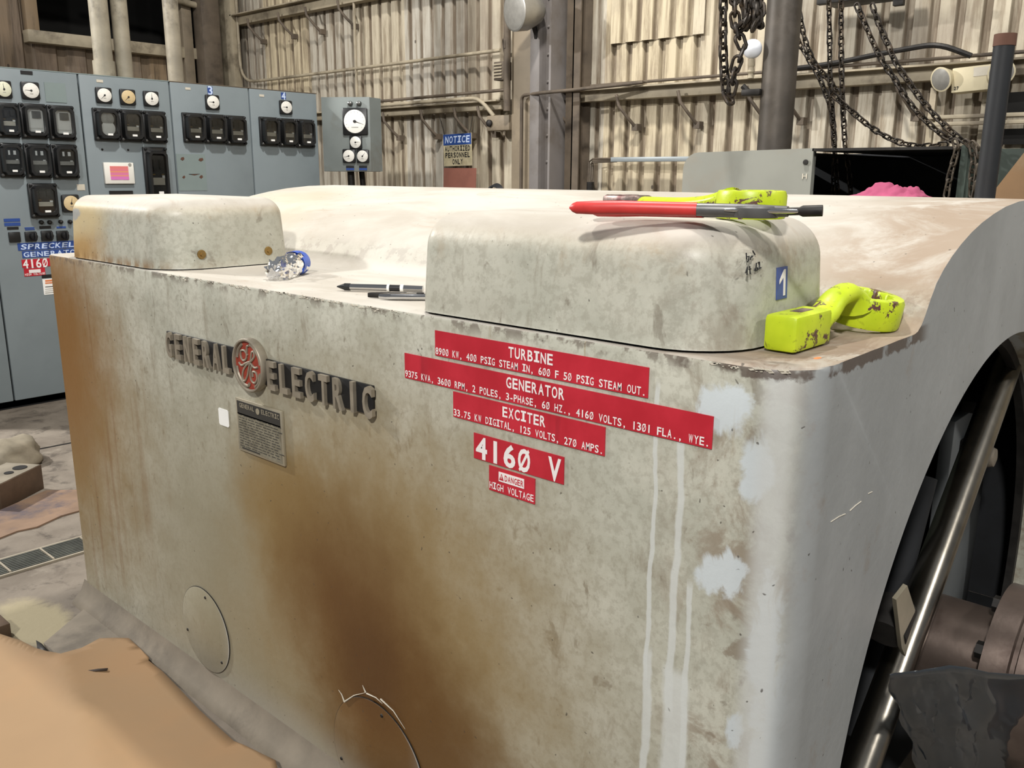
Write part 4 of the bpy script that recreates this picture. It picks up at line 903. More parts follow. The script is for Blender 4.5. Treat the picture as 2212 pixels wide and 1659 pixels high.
# hoods
def hood(x0, x1, y0, y1, z0, z1, rv, rt, taper=.012):
    # rounded box: plan corners rv, top edge rt
    vs, fs = [], []
    def ring(ins, z):
        o = []; 
        for cx, cy, a0 in ((x1-rv[1], y1-rv[1], 0), (x0+rv[0], y1-rv[0], 90), (x0+rv[2], y0+rv[2], 180), (x1-rv[3], y0+rv[3], 270)):
            r = {0: rv[1], 90: rv[0], 180: rv[2], 270: rv[3]}[a0]
            for i in range(9):
                a = math.radians(a0+90*i/8); rr = max(r-ins, .004); k = r-rr
                ax = cx+rr*math.cos(a)-(ins-k)*(1 if math.cos(a) > 0.0001 else -1 if math.cos(a) < -.0001 else (1 if a0 in (0, 270) else -1))*(1 if ins > k else 0)
                ay = cy+rr*math.sin(a)-(ins-k)*(1 if math.sin(a) > 0.0001 else -1 if math.sin(a) < -.0001 else (1 if a0 in (0, 90) else -1))*(1 if ins > k else 0)
                o.append((ax, ay, z))
        return o
    levels = [(0, z0), (0.0015, z0+.004)]+[(taper*i/5, z0+(z1-rt-z0)*i/5) for i in range(1, 6)]
    levels += [(taper+rt*(1-math.cos(a)), z1-rt+rt*math.sin(a)) for a in [math.radians(9*i) for i in range(1, 11)]]
    R = [ring(*l) for l in levels]; n = len(R[0])
    for r in R: vs += r
    for i in range(len(R)-1):
        for j in range(n): fs.append((i*n+j, i*n+(j+1) % n, (i+1)*n+(j+1) % n, (i+1)*n+j))
    top = [v for v in R[-1]]; L = len(levels)-1
    cx = (x0+x1)/2; cy = (y0+y1)/2
    for q in (.7, .4):
        b = len(vs); 
        for x, y, z in top: vs.append((cx+(x-cx)*q, cy+(y-cy)*q, z1+.003*(1-q)))
        pr = L*n if q == .7 else b-n
        for j in range(n): fs.append((pr+j, pr+(j+1) % n, b+(j+1) % n, b+j))
    fs.append(tuple(range(b, b+n))); return vs, fs
mb = MB(); mb.raw(*hood(1.203, 1.640, .642, 1.352, 1.3250, 1.527, (.05, .07, .13, .10), .075, .008))
bmesh.ops.recalc_face_normals(mb.bm, faces=mb.bm.faces); hood2 = mb.build('terminal_cover', M['cover'], mach, angle=60); hood2['label'] = 'right dusty rounded cover numbered 1'
mb = MB(); mb.raw(*hood(1.203, 1.640, 2.405, 3.085, 1.3235, 1.525, (.06, .07, .14, .08), .06, .010))
bmesh.ops.recalc_face_normals(mb.bm, faces=mb.bm.faces); hood1 = mb.build('terminal_cover', M['cover'], mach, angle=60); hood1['label'] = 'left rounded cover with rust-yellow corner'
for y0, y1 in ((.65, 1.345), (2.41, 3.08)):
    g = []
    for cx, cy, a0, r_ in ((1.565, y1-.075, 0, .065), (1.265, y1-.065, 90, .055), (1.345, y0+.135, 180, .132), (1.54, y0+.09, 270, .082)):
        g += [(cx+r_*math.cos(math.radians(a0+9*i)), cy+r_*math.sin(math.radians(a0+9*i))) for i in range(11)]
    mb = MB(); mb.prism(g, 1.3180, 1.3260); mb.build('cover_seam_gap', M['seam'], mach)  # black strip stands in for the shade in the seam below each cover
for x, z in ((1.315, 1.365), (1.54, 1.362)):
    m = frame((x, 2.408, z), (1, 0, 0), (0, -1, 0)); mb = MB(); mb.lathe([(.014, 0), (.013, .003), (.008, .004)], 16, mat=m); mb.lathe([(.007, .002), (.006, .008)], 6, mat=m); mb.build('cover_bolt', M['brass'], hood1)
# number 1 label and pen marks on the right cover side
m = frame((0, .6467, 1.42), (1, 0, 0), (0, -1, .055)) @ Matrix.Translation((0, -1.42, 0))
a = P(1684, 577, 1, .644); b = P(1706, 577, 1, .644); c_ = P(1694, 577, 1, .644); d = P(1694, 645, 1, .644)
mb = MB(); sy = math.sin(0)
mb.box(((a.x+b.x)/2, (c_.z+d.z)/2, .0), (b.x-a.x, c_.z-d.z, .0015), mat=m); o = mb.build('number_label', M['number_blue'], hood2)
mb = MB(); cx, z0, z1 = (a.x+b.x)/2, d.z, c_.z; hh = z1-z0; ww = b.x-a.x
mb.prism([(cx+ww*.08, z0+hh*.1), (cx+ww*.26, z0+hh*.1), (cx+ww*.26, z0+hh*.92), (cx+ww*.1, z0+hh*.92), (cx-ww*.3, z0+hh*.60), (cx-ww*.3, z0+hh*.48), (cx+ww*.08, z0+hh*.68)], .0012, .0018, mat=m)
mb.build('numeral', M['letter_white'], o)
def strokes(L_, name, par, r=.0011):
    mb = MB()
    for s_ in L_:
        pts = [P(x, y, 1, .649) for x, y in s_]; pts = [Vector((p.x, .642+.008*min(1, max(0, p.z-1.325)/.127)+(0 if p.z < 1.452 else .075-math.sqrt(.075**2-(p.z-1.452)**2))-.0003, p.z)) for p in pts]; mb.tube(pts, r, 5)
    mb.build(name, M['ink'], par)
strokes([[(1620, 547), (1617, 560)], [(1620, 555), (1624, 553), (1620, 563), (1617, 566)], [(1626, 556), (1624, 561), (1629, 553)], [(1629, 556), (1632, 553)], [(1635, 542), (1637, 551)],
         [(1616, 576), (1611, 590)], [(1616, 577), (1614, 594)], [(1621, 575), (1621, 592)], [(1619, 582), (1623, 581)], [(1632, 580), (1630, 585), (1633, 585), (1636, 568)], [(1637, 578), (1638, 582), (1636, 584)], [(1640, 567), (1643, 566), (1642, 576), (1640, 581), (1645, 578)]], 'pen_marks', hood2)
# red labels on the front: (x0,z0,x1,z1) in front-face coordinates
def FL(name, x0, z1, x1, z0, label=None):
    mb = MB(); mb.box(((x0+x1)/2, (z0+z1)/2, .0012), (x1-x0, z1-z0, .0016), mat=FR); o = mb.build(name, M['label_red'], mach)
    if label: o['label'] = label
    return o
def ft(o, s_, x0, y, cw, h, bold=.014, mat='letter_white', z=.0024):
    mb = MB(); text(mb, s_, x0, y, cw, h, FR, bold=bold, z=z); return mb.build('lettering', M[mat], o)
def line(o, s_, pxs, y, h, **k):     # pxs: start and end of the line on the label
    ft(o, s_, pxs[0], y, (pxs[1]-pxs[0])/len(s_), h, **k)
o = FL('turbine_label', -1.286, 1.291, -.772, 1.239, 'red label headed TURBINE')
def fx(x, y): return -P(x, y, 0, 1.2).y
def fz(x, y): return P(x, y, 0, 1.2).z
line(o, 'TURBINE', (fx(1099, 765), fx(1197, 785)), 1.2645, .021, bold=.02); line(o, '8900 KW, 400 PSIG STEAM IN, 600 F 50 PSIG STEAM OUT.'.replace('00', 'ØØ').replace('50 ', '5Ø '), (-1.285, -.775), 1.2425, .0145)
o = FL('generator_label', -1.381, 1.231, -.649, 1.177, 'red label headed GENERATOR, the widest')
line(o, 'GENERATOR', (fx(1094, 840), fx(1222, 862)), 1.205, .0215, bold=.02); line(o, '9375 KVA, 36ØØ RPM, 2 POLES, 3-PHASE, 6Ø HZ., 416Ø VOLTS, 13Ø1 FLA., WYE.', (-1.380, -.652), 1.1805, .0145)
o = FL('exciter_label', -1.235, 1.172, -.856, 1.119, 'red label headed EXCITER')
line(o, 'EXCITER', (fx(1086, 900), fx(1181, 915)), 1.1455, .021, bold=.02); line(o, '33.75 KW DIGITAL, 125 VOLTS, 27Ø AMPS.', (-1.234, -.858), 1.1225, .0145)
o = FL('voltage_label', -1.177, 1.097, -.946, 1.044, 'red label reading 4160 V')
line(o, '416Ø V', (-1.174, -.949), 1.0475, .045, bold=.03)
o = FL('danger_label', -1.135, 1.0385, -1.015, .987, 'small red DANGER HIGH VOLTAGE label')
line(o, 'HIGH VOLTAGE', (-1.134, -1.017), .9915, .0145)
mb = MB(); mb.box((-1.075, 1.0215, .0024), (.066, .0195, .001), mat=FR); o2 = mb.build('danger_patch', M['letter_white'], o)
mb = MB(); text(mb, 'DANGER', -1.0925, 1.0155, .0083, .0125, FR, bold=.02, z=.0032); mb.prism([(-1.1065, 1.0150), (-1.0945, 1.0150), (-1.1005, 1.0285)], .0029, .0034, mat=FR); mb.build('danger_lettering', M['label_red'], o)
mb = MB(); mb.prism([(-1.1012, 1.0185), (-1.0998, 1.0185), (-1.0995, 1.0250), (-1.1015, 1.0250)], .0036, .0040, mat=FR); mb.build('warning_mark', M['letter_white'], o)
# cast name bar
def BZ(x): return 0
t = mach
bx0, bx1, bz0, bz1 = -2.425, -1.475, 1.080, 1.150
mb = MB(); mb.box(((-2.41-2.035)/2, 1.117, .004), (.395, .069, .006), mat=FR, bev=.001); mb.box(((-1.925-1.485)/2, 1.108, .004), (.44, .069, .006), mat=FR, bev=.001); bar_ = mb.build('name_bar', M['black_plate'], mach); bar_['label'] = 'black bar with raised cast metal letters'
def cast(s_, xa, xb, zb_, h):
    cw = (xb-xa)/len(s_)
    for i, c in enumerate(s_):
        mb = MB()
        if c == 'I': mb.box((xa+(i+.5)*cw, zb_+h/2, .011), (cw*.22, h, .010), mat=FR)
        else: text(mb, c, xa+i*cw, zb_, cw, h, FR, bold=.03, z=.006, depth=.010, fill=.62)
        # letter's flat edges reach the bar top and bottom
        mb.build('letter', M['sign_letter'], bar_, angle=30)
cast('GENERAL', -2.422, -2.062, 1.081, .072)
cast('ELECTRIC', -1.902, -1.468, 1.071, .072)
for x, z in ((-2.045, 1.142), (-2.045, 1.098), (-1.918, 1.134), (-1.915, 1.088), (-1.552, 1.128), (-1.55, 1.082)):
    mb = MB(); mb.lathe([(.005, 0), (.0045, .003), (.002, .005)], 10, mat=FR @ Matrix.Translation((x, z, .007))); mb.build('rivet', M['sign_letter'], bar_)
ex, ez, er = -1.972, 1.1175, .071
m = FR @ Matrix.Translation((ex, ez, 0))
mb = MB(); mb.lathe([(er*.98, .0), (er, .004), (er, .020), (er*.97, .023), (er*.91, .023), (er*.89, .020), (er*.88, .013)], 40, mat=m); emb = mb.build('round_emblem', M['sign_letter'], mach); emb['label'] = 'round red emblem with raised monogram'
mb = MB(); mb.lathe([(er*.895, .010), (er*.895, .0150)], 36, mat=m); mb.build('emblem_field', M['emblem_red'], emb)
mb = MB()
def sp(pts, r=.0030):
    fine = []
    for i in range(len(pts)-1):
        p0, p1, p2, p3 = [Vector((p[0]*er, p[1]*er, 0.0168)) for p in (pts[max(i-1, 0)], pts[i], pts[i+1], pts[min(i+2, len(pts)-1)])]
        for k in range(6):
            q = k/6; fine.append(.5*((2*p1)+(p2-p0)*q+(2*p0-5*p1+4*p2-p3)*q*q+(3*p1-p0-3*p2+p3)*q**3))
    fine.append(Vector((pts[-1][0]*er, pts[-1][1]*er, 0.0168))); mb.tube([m @ p for p in fine], r, 6)
sp([(-.02, .36), (-.20, .52), (-.45, .48), (-.48, .26), (-.32, .14), (-.12, .24), (-.06, .5), (-.02, .70), (.10, .74)])
sp([(-.62, .02), (-.45, -.06), (-.2, .05), (.0, .12), (.22, .20), (.42, .38), (.40, .56), (.26, .50), (.18, .25), (.02, -.1), (-.12, -.42), (-.30, -.62), (-.45, -.55), (-.40, -.30), (-.15, -.02), (.12, .12)])
sp([(.12, .12), (.38, -.02), (.60, .02)])
sp([(.22, .02), (.10, -.25), (.12, -.52), (.34, -.60), (.52, -.42), (.46, -.20), (.26, -.20), (.24, -.38)])
sp([(-.78, -.12), (-.70, -.42), (-.42, -.72), (-.10, -.78), (.0, -.66)], .004); sp([(.78, .12), (.70, .42), (.42, .70), (.18, .80)], .004); sp([(-.72, .22), (-.6, .52), (-.36, .74)], .004); sp([(.74, -.2), (.6, -.55), (.36, -.74)], .004)
mb.build('monogram', M['sign_letter'], emb)
# data plate, white sticker
mb = MB(); mb.box((-1.956, .943, .004), (.216, .146, .008), mat=FR, bev=.0015); dp = mb.build('data_plate', M['plate_frame'], mach); dp['label'] = 'etched data plate with black heading'
mb = MB(); mb.box((-1.956, .926, .0085), (.200, .100, .001), mat=FR); mb.build('plate_field', M['nameplate'], dp)
mb = MB(); mb.box((-1.956, .991, .0085), (.200, .037, .001), mat=FR); mb.build('plate_heading', M['plate_black'], dp)
mb = MB(); text(mb, 'GENERAL', -2.044, .993, .0103, .0125, FR, bold=.015, z=.0094); text(mb, 'ELECTRIC', -1.940, .993, .0103, .0125, FR, bold=.015, z=.0094); mb.lathe([(.0085, .009), (.0085, .0098)], 16, mat=FR @ Matrix.Translation((-1.956, .996, 0)))
mb.build('heading_lettering', M['plate_frame'], dp)
mb = MB()
for i in range(13):
    z = .972-.0072*i; x = -2.05
    while x < -1.866:
        l = rnd.uniform(.006, .022); mb.box((x+l/2, z, .0092), (l, .0018, .0006), mat=FR); x += l+rnd.uniform(.003, .008)
mb.box((-2.0+.0, .880, .0092), (.085, .004, .0006), mat=FR); mb.build('etched_lines', M['plate_black'], dp)
mb = MB(); mb.box((-2.04, 1.013-.03, .0094), (.001, .001, .001), mat=FR); mb.bm.free()
mb = MB(); mb.prism([(-2.168+.004, .9185), (-2.117-.004, .9185), (-2.117, .9225), (-2.117, .963), (-2.121, .967), (-2.164, .967), (-2.168, .963), (-2.168, .9225)], .0005, .002, mat=FR); o = mb.build('white_sticker', M['paper'], mach); o['label'] = 'small blank-looking white sticker'
# round hand-hole covers
for cy, cz, r_, lab in ((2.345, .222, .138, 'small round hand-hole cover low on the front'), (1.52, .16, .175, 'round hand-hole cover at the bottom of the picture')):
    m = FR @ Matrix.Translation((-cy, cz, 0))
    mb = MB(); mb.lathe([(r_, -.004), (r_, .0035), (r_-.003, .005), (.0005, .0055)], 64, mat=m, cap=False); o = mb.build('hand_hole_cover', M['shell'], mach, angle=50); o['label'] = lab
    mb = MB(); mb.tube([m @ Vector((r_*math.cos(a), r_*math.sin(a), .002)) for a in [2*math.pi*i/64 for i in range(64)]], .0017, 5, closed=True); mb.build('cover_gap', M['dark_steel'], o)
    for q in (80, 200, 320):
        mb = MB(); a = math.radians(q); mb.lathe([(.006, .004), (.004, .007)], 10, mat=m @ Matrix.Translation(((r_-.02)*math.cos(a), (r_-.02)*math.sin(a), 0))); mb.build('screw', M['dark_steel'], o)
mb = MB()
for pl in ([(744, 1516), (738, 1500), (731, 1490)], [(744, 1516), (765, 1502), (790, 1496)], [(790, 1496), (786, 1487), (783, 1480)], [(792, 1498), (812, 1507), (826, 1520)], [(822, 1510), (850, 1536), (875, 1575)]):
    pts = [P(x, y, 0, 1.1935) for x, y in pl]; mb.tube(pts, [.0022, .0013, .0004], 5)
o = mb.build('scrapes_and_glint', M['paper_dirty'], mach)  # white scrapes, plus an arc that paints the cover rim's highlight
mb = MB()
for pl in ([(1795, 1127), (1812, 1116), (1826, 1110)], [(1836, 1103), (1848, 1092), (1860, 1083)], [(1876, 1066), (1884, 1062)]):
    mb.tube([P(x, y, 1, .5025) for x, y in pl], .0009, 5)
mb.build('scratches', M['paper_dirty'], mach)
# chipped bare metal spots along the front top rim and white flakes
mb = MB()
for i in range(120):
    y = rnd.choice((rnd.uniform(1.36, 2.42), rnd.uniform(1.4, 2.3), rnd.uniform(1.36, 2.42), rnd.uniform(.54, .66)))
    z = 1.3185-abs(rnd.gauss(0, .0035)); s_ = rnd.uniform(.0012, .0045); x = xf(y)
    mb.prism([(-y-s_*1.6, z), (-y-s_*.4, z-s_*.6), (-y+s_*1.5, z-s_*.2), (-y+s_*.6, z+s_*.5)], .0003, .0014, mat=frame((x, 0, 0), (0, -1, 0), (-1, 0, 0)))
o = mb.build('paint_flakes', M['paper_dirty'], mach); o['kind'] = 'stuff'
# inside: bulkhead, shaft, coupling
mb = MB(); mb.box((2.42, 1.35, .62), (2.3, .03, 1.24)); mb.build('inner_bulkhead', M['dark_inside'], mach)  # bulkhead coloured near-black to paint in the interior shade
mb = MB(); mb.box((3.60, .97, .65), (.02, .72, 1.3)); mb.build('shade_liner_side', M['dark_inside'], mach)  # liner sheet added to keep the inside of the shell dark
mb = MB(); mb.box((2.42, .97, .004), (2.3, .72, .008)); mb.build('shade_liner_floor', M['dark_inside'], mach)  # dark liner added over the lit floor inside the shell
mb = MB(); mb.box((2.55, 1.0, .45), (.5, .4, .9), bev=.02); mb.build('bearing_pedestal', M['dark_green'], mach)
a, b = P(2040, 1100, 1, .74), P(2116, 1100, 1, .74)
mb = MB(); mb.box(((a.x+b.x)/2, .76, .42), (b.x-a.x, .04, .84), bev=.004); mb.build('inner_web', M['inner_panel'], mach)
mb = MB(); a = P(2170, 1100, 1, .70); mb.box((a.x+.05, .71, .62), (.16, .05, .6), bev=.01); mb.build('inner_frame', M['dark_inside'], mach)
for y_, z_, l in ((.8, .86, .5), (.8, .72, .45), (.85, .60, .4)):
    mb = MB(); mb.box((3.25, y_-.08, z_+.02), (l, .05, .04), bev=.006); mb.build('inner_rail', M['dark_steel'], mach)
mb = MB(); mb.lathe([(.035, -.02), (.04, 0), (.03, .03), (.01, .035)], 16, mat=frame(tuple(P(2128, 985, 1, .68)), (1, 0, 0), (0, -1, 0))); mb.build('inner_boss', M['plinth'], mach)
t = empty('drive_shaft', (2.42, .6, .3)); tag(t, 'brownish steel drive shaft with stepped flange running out of the round opening', 'shaft')
m = frame((2.42, 0, .335), (1, 0, 0), (0, -1, 0))
mb = MB(); mb.lathe([(.142, -1.3), (.142, -.44)], 48, mat=m); mb.build('shaft_body', M['shaft'], t)
mb = MB(); mb.lathe([(.16, -.44), (.225, -.435), (.225, -.375), (.220, -.37), (.220, -.36), (.24, -.355), (.24, -.22), (.2, -.21)], 48, mat=m); fl = mb.build('coupling_flange', M['shaft'], t)
for q in range(8):
    mb = MB(); a = math.radians(q*45+10); mb.lathe([(.022, -.455), (.022, -.43), ], 6, mat=m @ Matrix.Translation((.19*math.cos(a), .19*math.sin(a), 0))); mb.build('bolt', M['dark_steel'], fl)
mb = MB(); mb.tube([P(2196, 1150, 1, .62), P(2188, 1262, 1, .62)], .008, 8); tag(mb.build('thin_upright', M['ladder']), 'thin yellowish upright at the right edge above the shaft', 'upright')
# polished steel tube leaning in the opening
t = empty('slanted_tube', P(1840, 1659, 1, .60)); t.matrix_basis = Matrix.Translation(t.location); tag(t, 'long polished steel tube slanting across the round opening', 'tube')
a, b = P(1842, 1700, 1, .560), P(2158, 835, 1, .62); a2 = a+(a-b)*.12
mb = MB(); mb.tube([a2.lerp(b+(b-a)*.12, q/6) for q in range(7)], .040, 28); mb.build('tube_body', M['tube'], t)
mb = MB(); pl = [(1936, 1296), (1960, 1265), (1977, 1318), (1968, 1370), (1956, 1418), (1948, 1400)]
vs = [P(x, y, 1, .515) for x, y in pl]; vs2 = [v+Vector((.004, .01, 0)) for v in vs]; k = len(vs)
mb.raw(vs+vs2, [tuple(range(k)), tuple(range(k, 2*k))[::-1]]+[(i, (i+1) % k+0, (i+1) % k+k, i+k) for i in range(k)]); mb.build('clamp_plate', M['plate_frame'], t)
mb = MB(); q = P(1925, 1330, 1, .56); dd = (b-a2).normalized(); mb.tube([q-dd*.05, q+dd*.03], .047, 24); mb.build('clamp_collar', M['dark_steel'], t)
# dark vertical rail left of the tube
mb = MB(); a, b = P(1995, 1030, 1, .66), P(1900, 1400, 1, .66); mb.tube([a, b+(b-a)*.5], .035, 16); tag(mb.build('dark_rail', M['dark_inside']), 'dark rail inside the opening behind the polished tube', 'rail')
# clear plastic sheet
mb = MB(); vs, fs = [], []
top = [(1922, 1456), (1985, 1448), (2050, 1437), (2085, 1440), (2135, 1452), (2240, 1460)]; bot = [(2010, 1720), (2040, 1720), (2080, 1720), (2120, 1720), (2170, 1720), (2260, 1720)]
NX, NZ = 25, 18
for j in range(NZ+1):
    for i in range(NX+1):
        u_ = i/NX*(len(top)-1); k = min(int(u_), len(top)-2); q = u_-k
        tx, ty = top[k][0]*(1-q)+top[k+1][0]*q, top[k][1]*(1-q)+top[k+1][1]*q
        bx, by = bot[k][0]*(1-q)+bot[k+1][0]*q, bot[k][1]*(1-q)+bot[k+1][1]*q
        s_ = j/NZ; p = P(tx+(bx-tx)*s_, ty+(by-ty)*s_, 1, .50-.19*max(0, (tx-1930)/300)-.02*s_)
        w_ = noise.noise(Vector((i*.33, j*.22, 3)))*.022+abs(noise.noise(Vector((i*.40+j*.2, j*.1, 9))))*.026
        vs.append((p.x, p.y+w_*min(1, s_*4+.1), p.z))
for j in range(NZ):
    for i in range(NX): a = j*(NX+1)+i; fs.append((a, a+1, a+NX+2, a+NX+1))
mb.raw(vs, fs); o = mb.build('plastic_sheet', M['sheet_plastic']); tag(o, 'crumpled translucent plastic sheet draped below the shaft at the lower right', 'plastic sheet')
md = o.modifiers.new('thickness', 'SOLIDIFY'); md.thickness = .0012
# ================================================================ tools and rubbish on top
def wrench(name, base, yaw, mats, label, L_=.34, R_=.066, H_=.058, bw=.062, bh=.062, bl=.125, lift=.035, tilt=0):
    t = empty(name, base); tag(t, label, 'wrench', 'yellow striking wrenches')
    m = Matrix.Translation(base) @ Matrix.Rotation(yaw, 4, 'Z')
    # local x from block (0) to ring centre (L_)
    mb = MB(); mb.box((bl/2, 0, bh/2+.001), (bl, bw, bh), mat=m, bev=.008, seg=2); o = mb.build('striking_block', mats[0], t); 
    mb = MB(); mb.box((bl*.55, 0, bh+.0012), (bl*.35, bw*.34, .0012), mat=m, bev=.0005); mb.build('stamped_mark', M['wrench_worn'], t)
    mb = MB(); pts = []; N = 14
    if lift > 0:
        K = [(bl*.85, .030), (bl+.03, .046), (L_*.60, .066), (L_*.74, .074), (L_-R_*1.02, .066), (L_-R_*.80, .048)]
    else: K = [(bl*.85, .017), (bl+.05, .018), (.20, .020), (.255, .024), (L_-R_*1.05, .031), (L_-R_*.80, .030)]
    for i in range(N+1):
        if True:
            q = i/N*5; k = min(int(q), 4); q -= k; a0, a1, a2, a3 = [Vector((*K[max(0, min(5, k+d_))], 0)) for d_ in (-1, 0, 1, 2)]
            w_ = .5*((2*a1)+(a2-a0)*q+(2*a0-5*a1+4*a2-a3)*q*q+(3*a1-a0-3*a2+a3)*q**3); pts.append(m @ Vector((w_.x, 0, w_.y))); continue
        q = i/N; x = bl*.9+(L_-R_*.55-bl*.9)*q; z = bh*.5+(H_*.62+lift-bh*.5)*math.sin(min(1, q*1.35)*math.pi/2) - (lift*max(0, q-.62)/.38*.9)
        pts.append(m @ Vector((x, 0, z)))
    mb.tube(pts, [((.024 if lift > 0 else .019)+.010*abs(i/N-.45)+(.012*max(0, i/N-.75)/.25)) for i in range(N+1)], 16, flat=(.72 if lift > 0 else .6)); mb.build('shank', mats[1], t)
    mb = MB(); n_ = 48; vs, fs = [], []
    def rr(i): a = 2*math.pi*i/n_; return R_*.63*(1+.045*(1 if (i % 4) < 2 else -1))
    lv = [('o', R_*.97, .001), ('o', R_, .006), ('o', R_, H_-.008), ('o', R_*.95, H_-.001), ('o', R_*.90, H_), ('i', 1.06, H_), ('i', 1.0, H_-.004), ('i', 1.0, .004), ('i', 1.05, .001)]
    for ty, r_, z in lv:
        for i in range(n_):
            a = 2*math.pi*i/n_; q = r_ if ty == 'o' else rr(i)*r_; vs.append((L_+q*math.cos(a), q*math.sin(a), z))
    for k in range(len(lv)):
        for i in range(n_): a = k*n_; b = ((k+1) % len(lv))*n_; fs.append((a+i, a+(i+1) % n_, b+(i+1) % n_, b+i))
    mb.raw(vs, fs, 0, m @ Matrix.Translation((L_, 0, R_*math.sin(math.radians(tilt)))) @ Matrix.Rotation(math.radians(tilt), 4, 'X') @ Matrix.Translation((-L_, 0, 0))); bmesh.ops.recalc_face_normals(mb.bm, faces=mb.bm.faces); mb.build('ring_head', mats[1], t, angle=45)
    return t
a = Vector((1.335, .583, 1.3215)); b = Vector((1.700, .585, 1.3215))
a = (P(1622, 735, 2, 1.32)+P(1690, 755, 2, 1.32))/2; 
ringc = (P(1800, 712, 2, 1.32)+P(1913, 690, 2, 1.32))/2
y_ = math.atan2(.600-.590, 1)
wrench('striking_wrench', (1.318, .606, 1.3215), math.radians(-1.0), (M['wrench'], M['wrench']), 'chipped yellow-green striking wrench lying on the shelf against the right cover', L_=.335, R_=.066, H_=.056, bw=.058, bh=.060, bl=.135, lift=.030, tilt=9)
wb = Vector((1.47, 1.055, 1.5285))
wrench('striking_wrench', wb, math.atan2(.70-1.055, 1.39-1.47), (M['wrench_worn'], M['wrench']), 'chipped yellow-green striking wrench lying on top of the right cover behind the pliers', L_=.355, R_=.058, H_=.047, bw=.05, bh=.032, bl=.10, lift=-.004)
# ring pliers with red grips
t = empty('ring_pliers', (1.22, .85, 1.5275)); tag(t, 'grey pliers with long red grips lying across the right cover', 'pliers')
p0, p1, p2, p3 = P(1230, 454, 0, 1.155), P(1505, 455, 0, 1.235), P(1700, 457, 0, 1.285), P(1777, 455, 0, 1.30)
for off, dz, lab in (((-.0, 0, .004), 0, 1), ((.085, .02, -.004), 0, 2)):
    o_ = Vector(off)
    A = p0+o_*1.0; B = p1+o_*.42; mid_ = A.lerp(B, .45)+Vector((-.004 if lab == 1 else .01, 0, .0015))
    pts = [A, A.lerp(mid_, .06), A.lerp(mid_, .14), A.lerp(mid_, .5), mid_, mid_.lerp(B, .5), B]
    mb = MB(); mb.tube(pts, [.0015, .0070, .0100, .0112, .0112, .0112, .0112], 18); mb.build('grip', M['red_grip'], t)
    C_ = p2+o_*.1+Vector((0, 0, .0)); mb = MB(); mb.tube([B.lerp(mid_, .05), B, B.lerp(C_, .55), C_], [.0100, .0108, .0108, .0085], 14, flat=.95); mb.build('handle_bar', M['tool_grey'], t)
mb = MB(); c_ = p1.lerp(p2, .62)+Vector((.012, 0, 0)); mb.lathe([(.034, -.010), (.036, -.007), (.036, .005), (.033, .008), (.01, .009)], 28, mat=Matrix.Translation(c_)); mb.build('pivot', M['tool_grey'], t)
mb = MB(); mb.tube([p1.lerp(p2, .35)+Vector((-.010, 0, .002)), p1.lerp(p2, .8)+Vector((-.012, 0, .001)), p2.lerp(p3, .3)], [.004, .0085, .0065], 12, flat=.6); mb.build('jaw', M['chrome'], t)
mb = MB(); mb.tube([p2.lerp(p3, -.4), p2.lerp(p3, .35), p2.lerp(p3, .45), p3], [.006, .006, .0085, .0085], 12); mb.build('tip', M['dark_steel'], t)
# crushed bottle
t = empty('crushed_bottle', (1.40, 2.07, 1.321)); tag(t, 'crushed clear plastic water bottle with a blue label band', 'bottle')
pa, pb = Vector((1.275, 2.085, 1.349)), Vector((1.405, 2.035, 1.356))
pa = P(588, 583, 2, 1.35); pb = P(650, 566, 2, 1.352)
ax = (pb-pa).normalized(); sd = ax.cross(Z).normalized(); up2 = sd.cross(ax)
def bottle_pt(s_, a, r):
    return pa+ax*((pb-pa).length*s_)+sd*(r*math.cos(a))+up2*(r*math.sin(a))
mb = MB(); vs, fs = [], []; NS, NA = 26, 40
for i in range(NS+1):
    s_ = i/NS
    for j in range(NA):
        a = 2*math.pi*j/NA
        r = .034*(.55+.45*min(1, s_*6)) * (1 if s_ < .9 else 1-.5*(s_-.9)/.1*.4)
        cr_ = max(0, 1-s_*1.15); nz = noise.noise(Vector((s_*6, math.cos(a)*1.8, math.sin(a)*1.8)))
        nz2 = abs(noise.noise(Vector((s_*11+4, math.cos(a)*4, math.sin(a)*4))))
        r *= 1+cr_*(nz*.55-nz2*.6)+.03*math.sin(s_*42)
        p = bottle_pt(s_, a, r); p.z = max(p.z-.012*cr_, 1.3225); vs.append(p)
for i in range(NS):
    for j in range(NA): fs.append((i*NA+j, i*NA+(j+1) % NA, (i+1)*NA+(j+1) % NA, (i+1)*NA+j))
fs.append(tuple(range(NA))[::-1]); fs.append(tuple(range(NS*NA, NS*NA+NA)))
mb.raw(vs, fs); mb.build('bottle_body', M['clear_plastic'], t, angle=22)
mb = MB(); vs, fs = [], []
for i in range(4):
    s_ = .70+.25*i/3
    for j in range(NA):
        a = 2*math.pi*j/NA; p = bottle_pt(s_, a, .0352-.002*(i == 3)); p.z = max(p.z, 1.3222); vs.append(p)
for i in range(3):
    for j in range(NA):
        if noise.noise(Vector((math.cos(j*.157)*2, math.sin(j*.157)*2, i*.4))) > -.28: fs.append((i*NA+j, i*NA+(j+1) % NA, (i+1)*NA+(j+1) % NA, (i+1)*NA+j))
mb.raw(vs, fs); mb.build('label_band', M['bottle_blue'], t)
